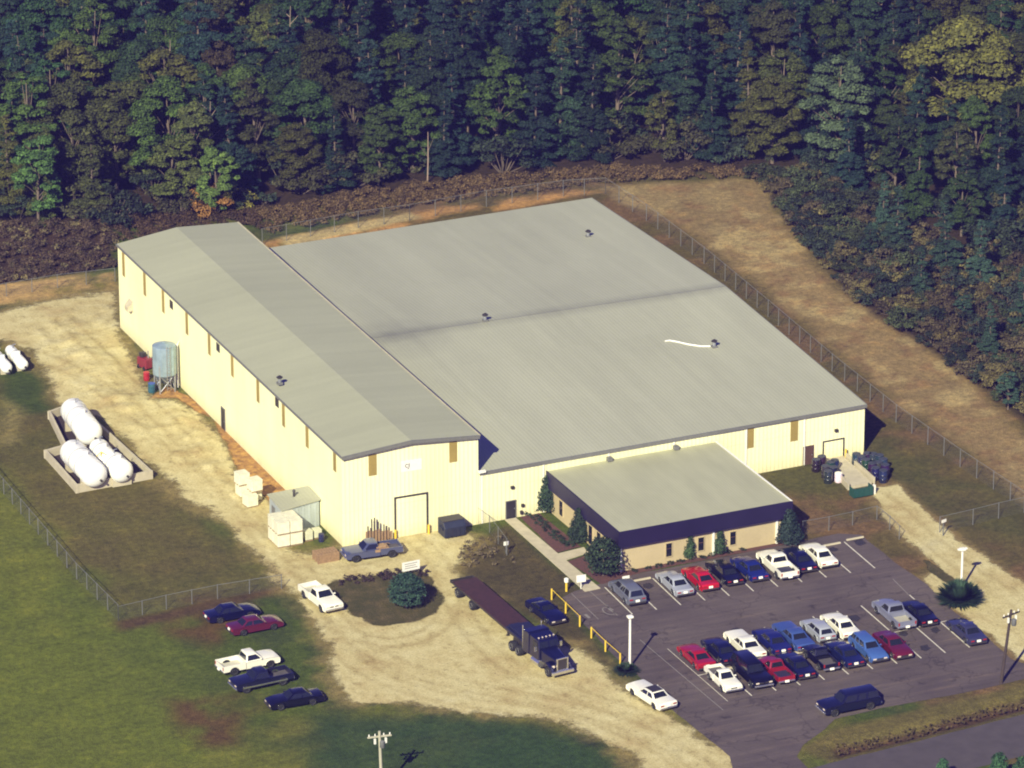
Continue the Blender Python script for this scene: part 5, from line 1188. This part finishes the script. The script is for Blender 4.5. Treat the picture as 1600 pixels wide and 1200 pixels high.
# singled-out trees
plant(BROAD[2], 'broadleaf_tree', ('crown', 'trunk'), P(1515, 262), 1.45, (.092, .092, .020), 'big golden olive tree standing out at the upper right', 'tree')
plant(BROAD[0], 'broadleaf_tree', ('crown', 'trunk'), P(1312, 272), 1.05, (.052, .076, .042), 'pale grey green tree left of the big golden olive tree', 'tree')
plant(BROAD[4], 'broadleaf_tree', ('crown', 'trunk'), P(338, 338), .80, (.075, .115, .026), 'bright yellow green tree at the wood edge behind the high bay', 'tree')
plant(BROAD[1], 'broadleaf_tree', ('crown', 'trunk'), P(296, 322), .85, (.080, .098, .028), 'tall yellow green tree behind the bright one at the wood edge', 'tree')
plant(BROAD[4], 'broadleaf_tree', ('crown', 'trunk'), P(60, 350), 1.0, (.050, .092, .024), 'bright green tree at the left end of the wood edge', 'tree')
plant(SHRUB[3], 'autumn_shrub', ('foliage', 'stem'), P(328, 338), 1.3, (.26, .13, .035), 'orange brown shrub at the wood edge behind the high bay', 'shrub')
plant(SHRUB[1], 'autumn_shrub', ('foliage', 'stem'), P(368, 326), 1.1, (.17, .15, .03), 'golden shrub beside the orange one behind the high bay', 'shrub')
q = P(668, 286); t_ = thing('bare_tree', 'bare pale trunk standing at the wood edge behind the low roof', 'tree', (q.x, q.y, 0))
mb = MB(); mb.tube([(0, 0, 0), (.1, 0, 3), (.15, .1, 6.3)], [.10, .08, .04], 7); mb.build('trunk', plain('pale_bark', (.30, .22, .17), .9), t_, smooth=True)
mb = MB(); mb.tube([(.12, 0, 4), (.9, .2, 5.4)], [.05, .02], 5); mb.tube([(.1, 0, 3.2), (-.8, .1, 4.6)], [.05, .02], 5); mb.build('limb', M['bark'], t_)
PALE = bpy.data.materials['pale_bark']
for u, v, hh, lab in ((105, 165, 13, 'pale bare trunk among the trees at the left'), (268, 130, 15, 'pale bare trunk high in the wood left of centre'), (330, 190, 12, 'slim pale trunk above the yellow green tree'), (455, 60, 14, 'pale bare trunk at the top of the wood near the middle')):
    q = P(u, v + 120 if hh > 8 else v); t_ = thing('bare_tree', lab, 'tree', (q.x, q.y, 0), random.random() * 6); mb = MB(); mb.tube([(0, 0, 0), (.15, .1, hh * .5), (-.1, .2, hh)], [.12, .09, .03], 6); mb.build('trunk', PALE, t_, smooth=True)
    mb = MB()
    for k in range(6): a = k * 2.4; z = hh * (.55 + .07 * k); mb.tube([(0, .15, z), (1.3 * math.cos(a), 1.3 * math.sin(a), z + 1.1)], [.05, .015], 4)
    mb.build('limb', PALE, t_)
# scrub right of the dry field and along the back
SCRUB = W2([(1198, 282), (1255, 272), (1325, 318), (1415, 364), (1520, 400), (1680, 430), (1680, 690), (1600, 655), (1480, 556), (1330, 460), (1222, 325)])
sp = []; tries = 0; xs = [p.x for p in SCRUB]; ys = [p.y for p in SCRUB]
while tries < 6000 and len(sp) < 295:
    tries += 1; x = random.uniform(min(xs), max(xs)); y = random.uniform(min(ys), max(ys))
    if in_poly(x, y, SCRUB) < -.3 or any((x - a) ** 2 + (y - b_) ** 2 < 1.55 ** 2 for a, b_ in sp): continue
    sp.append((x, y))
SC = [((.038, .048, .022), 'dull green scrub bush right of the dry field', 'green scrub bushes right of the dry field'), ((.062, .048, .028), 'reddish brown scrub bush right of the dry field', 'brown scrub bushes right of the dry field'), ((.095, .078, .034), 'tan autumn scrub bush right of the dry field', 'tan scrub bushes right of the dry field'), ((.020, .030, .022), 'dark scrub bush right of the dry field', 'dark scrub bushes right of the dry field')]
for x, y in sp:
    u, v = PX((x, y, 1)); k = random.choices(range(4), (4, 3, 2, 4) if v < 420 else (3, 4, 4, 2))[0]; c, l, g = SC[k]
    plant(random.choice(SHRUB), 'scrub_bush', ('foliage', 'stem'), Vector((x, y, 0)), random.uniform(.75, 1.25), c, l, 'bush', g)
# young conifers in the scrub
for u, v, s in ((1480, 440, .62), (1400, 402, .55), (1530, 455, .55), (1440, 468, .40), (1548, 560, .42), (1575, 640, .40), (1380, 372, .5), (1600, 520, .5), (1505, 512, .35), (1355, 410, .42)):
    plant(BROAD[4] if u % 2 else PINE[1], 'young_tree', ('crown', 'trunk'), P(u, v), s, (.024, .050, .034), 'young blue green tree rising out of the scrub on the right', 'tree', 'young trees in the right scrub')
# brush along the wood foot, too many to count
allv = []; allf = 0
def brush_mass(name, poly, count, col, seed, hmin=.5, hmax=1.2):
    pw = W2(poly); xs = [p.x for p in pw]; ys = [p.y for p in pw]; r_ = np.random.default_rng(seed); cl = []
    X = r_.uniform(min(xs), max(xs), count * 6); Y = r_.uniform(min(ys), max(ys), count * 6); ok = sdist(X, Y, pw) > 0
    for x, y in list(zip(X[ok], Y[ok]))[:count]: h = r_.uniform(hmin, hmax); cl.append(((x, y, h * .45), h * .75, .8))
    v_, f_ = leaves(cl, 190, .11); o = link(name, fast_mesh(name, v_, f_, M['leaf']), color=col); tag(o, kind='stuff'); return o
tag(brush_mass('brush', BRUSH, 560, (.090, .064, .042), 3, .25, 1.1), 'reddish brown brush left of the high bay below the wood', 'brush')
tag(brush_mass('brush', BRUSH, 110, (.13, .105, .055), 13, .3, .9), 'tan dead weeds scattered in the brush left of the high bay', 'brush')
tag(brush_mass('brush', [(400, 336), (640, 292), (940, 266), (1200, 268), (1195, 280), (1000, 284), (930, 290), (640, 326), (420, 368)], 560, (.092, .058, .030), 4), 'rusty undergrowth along the wood edge behind the fence', 'brush')
tag(brush_mass('brush', [(180, 352), (400, 330), (410, 366), (370, 350), (190, 382)], 160, (.085, .056, .030), 5), 'rusty undergrowth just behind the high bay roof', 'brush')
tag(brush_mass('weeds', DITCH, 260, (.090, .066, .030), 6, .03, .16), 'brown weeds along the roadside ditch', 'weeds')
soft_sheet('grass_median', W2([(1440, 874), (1452, 876), (1496, 908), (1500, 922), (1480, 912), (1450, 890)]), .03, M['turf_soft'], .5, .25)
# planting round the office
def cone_proto(h, r, seed):
    r_ = np.random.default_rng(seed); cl = [((r_.normal() * .08, r_.normal() * .08, h * z), r * (1.05 - z) ** .55 * (.9 + .2 * r_.random()) + .05, .9) for z in np.linspace(.12, .95, 9)]
    v_, f_ = leaves(cl, 420, .11); mb = MB(); mb.tube([(0, 0, 0), (0, 0, h * .9)], [.07, .02], 6); return fast_mesh('foliage', v_, f_, M['leaf']), mb.data('stem', M['bark'])
CONE = cone_proto(3.0, .75, 41); CONE_WIDE = cone_proto(3.3, 1.25, 42)
def cone_at(u, v, s, zs, proto, col, label): plant(proto, 'cone_shrub', ('foliage', 'stem'), P(u, v), s, col, label, 'shrub', None, zs)
def shrub_at(u, v, s, col, label, proto=1, zs=1.0, name='shrub', group=None, cat='shrub'): return plant(SHRUB[proto], name, ('foliage', 'stem'), P(u, v), s, col, label, cat, group, zs)
DG = (.022, .042, .024)
cone_at(856, 800, 1.0, 1.2, CONE_WIDE, DG, 'tall dark shrub against the office back corner')
cone_at(905, 846, .9, 1.15, CONE_WIDE, DG, 'dark cone shaped shrub midway along the office side')
cone_at(1078, 875, .85, 1.05, CONE, (.030, .052, .022), 'narrow upright shrub left of the middle office window')
cone_at(1124, 867, .95, 1.0, CONE, (.028, .048, .022), 'pointed upright shrub beside the office downspout')
cone_at(1233, 850, 1.0, 1.1, CONE_WIDE, (.016, .030, .026), 'dark shrub at the shaded right office corner')
plant((fast_mesh('crown', *leaves([((1.3 * math.cos(a) * math.cos(b_), 1.3 * math.sin(a) * math.cos(b_), 1.9 + 1.5 * math.sin(b_)), .75 + .2 * math.sin(a * 3), .9) for a in np.linspace(0, 5.6, 9) for b_ in (-.7, -.1, .5, 1.1)], 190, .13), M['leaf']), MB().tube([(0, 0, 0), (0, 0, 2.6)], [.12, .06], 6).data('trunk', M['bark'])), 'small_tree', ('crown', 'trunk'), P(943, 900), 1.0, (.026, .048, .026), 'bushy dark tree at the front left office corner', 'tree')
for i, (u, v) in enumerate(((838, 812), (846, 820), (855, 828), (864, 836), (873, 844), (882, 850), (892, 853))): shrub_at(u, v, .45, (.022, .036, .020), 'low clipped shrub in the red mulch beside the office', 2, .9, group='low shrubs beside the office')
for i, (u, v) in enumerate(((992, 893), (1012, 889), (1030, 886), (1048, 882), (1063, 878), (1098, 872), (1112, 869), (1140, 864), (1160, 860))): shrub_at(u, v, .30, (.020, .032, .020), 'low clipped shrub in the mulch along the office front', 2, .9, group='low shrubs along the office front')
shrub_at(822, 805, .4, DG, 'first low shrub beside the sidewalk at the factory wall', 2); shrub_at(834, 800, .4, DG, 'second low shrub beside the factory wall near the office', 2)
rt = plant(BROAD[4], 'round_tree', ('crown', 'trunk'), P(634, 950), .42, (.020, .046, .030), 'dense round dark green tree on the grass island', 'tree', zs=.8)
v_, f_ = leaves([((1.35 * math.cos(a) * math.cos(b_), 1.35 * math.sin(a) * math.cos(b_), 1.65 + 1.35 * math.sin(b_)), .72, .9) for a in np.linspace(0, 5.9, 11) for b_ in (-.6, 0, .6, 1.2)], 260, .11)
rt.children[0].data = fast_mesh('crown', v_, f_, M['leaf']); rt.scale = (1, 1, 1); mb = MB(); mb.tube([(0, 0, 0), (0, 0, 2.4)], [.14, .08], 7); rt.children[1].data = mb.data('trunk', M['bark'])
# spiky bushes at the light poles
def spiky(u, v, r, h, n, col, label):
    q = P(u, v); t_ = thing('spiky_shrub', label, 'shrub', (q.x, q.y, 0)); r_ = np.random.default_rng(int(u)); V = []
    for i in range(n):
        a = r_.random() * 6.283; el = r_.uniform(.12, 1.35); L = r * (.7 + .5 * r_.random()); d = np.array([math.cos(a) * math.cos(el), math.sin(a) * math.cos(el), math.sin(el) * h / r]); s_ = np.array([-math.sin(a), math.cos(a), 0]) * .10
        b0_ = np.array([d[0], d[1], 0]) * .25; V += [b0_ + d * L * .1 - s_, b0_ + d * L * .55 - s_ * 1.2 + [0, 0, .1], b0_ + d * L + [0, 0, -.05], b0_ + d * L * .55 + s_ * 1.2 + [0, 0, .1]]
    V = np.array(V); V[:, 2] = np.maximum(V[:, 2], .02); link('foliage', fast_mesh('foliage', V, np.arange(len(V)).reshape(-1, 4), M['leaf']), t_, color=col); MB().lathe([(.3, 0), (.25, .3), (.05, .5)], 8).build('stem', M['bark'], t_)
spiky(1499, 940, 2.2, 2.0, 1500, (.022, .046, .028), 'wide spiky dark green shrub around the right light pole')
spiky(979, 1050, 1.1, .8, 400, (.018, .034, .022), 'low dark shrub at the foot of the left light pole')
for u, v, s in ((1594, 1242, 1.1), (1560, 1238, 1.15), (1472, 1228, .8)): plant(CONE_WIDE, 'roadside_conifer', ('crown', 'trunk'), P(u, v), s, (.030, .075, .034), 'young conifer top at the lower right roadside edge', 'tree', 'conifers below the road')
# weeds by the factory corner
tag(brush_mass('weeds', [(725, 850), (790, 835), (805, 880), (740, 892), (712, 880)], 60, (.10, .075, .045), 8, .2, .5), 'dry weeds in front of the factory corner', 'weeds')
tag(brush_mass('weeds', [(525, 905), (660, 888), (675, 900), (530, 916)], 70, (.045, .030, .03), 9, .2, .5), 'dark weeds at the back edge of the grass island', 'weeds')
# air between the aircraft and the ground
m = bpy.data.materials.new('air'); m.use_nodes = True; t = m.node_tree
for n in list(t.nodes): t.nodes.remove(n)
o_ = t.nodes.new('ShaderNodeOutputMaterial'); pv = t.nodes.new('ShaderNodeVolumePrincipled'); t.links.new(pv.outputs[0], o_.inputs['Volume'])
pv.inputs['Color'].default_value = (.26, .22, 1.0, 1); pv.inputs['Density'].default_value = HAZE
hz = MB().box((0, 0, 105.5), (11000, 11000, 214)).build('haze', m); tag(hz, kind='stuff')
print('objects', len(bpy.data.objects))
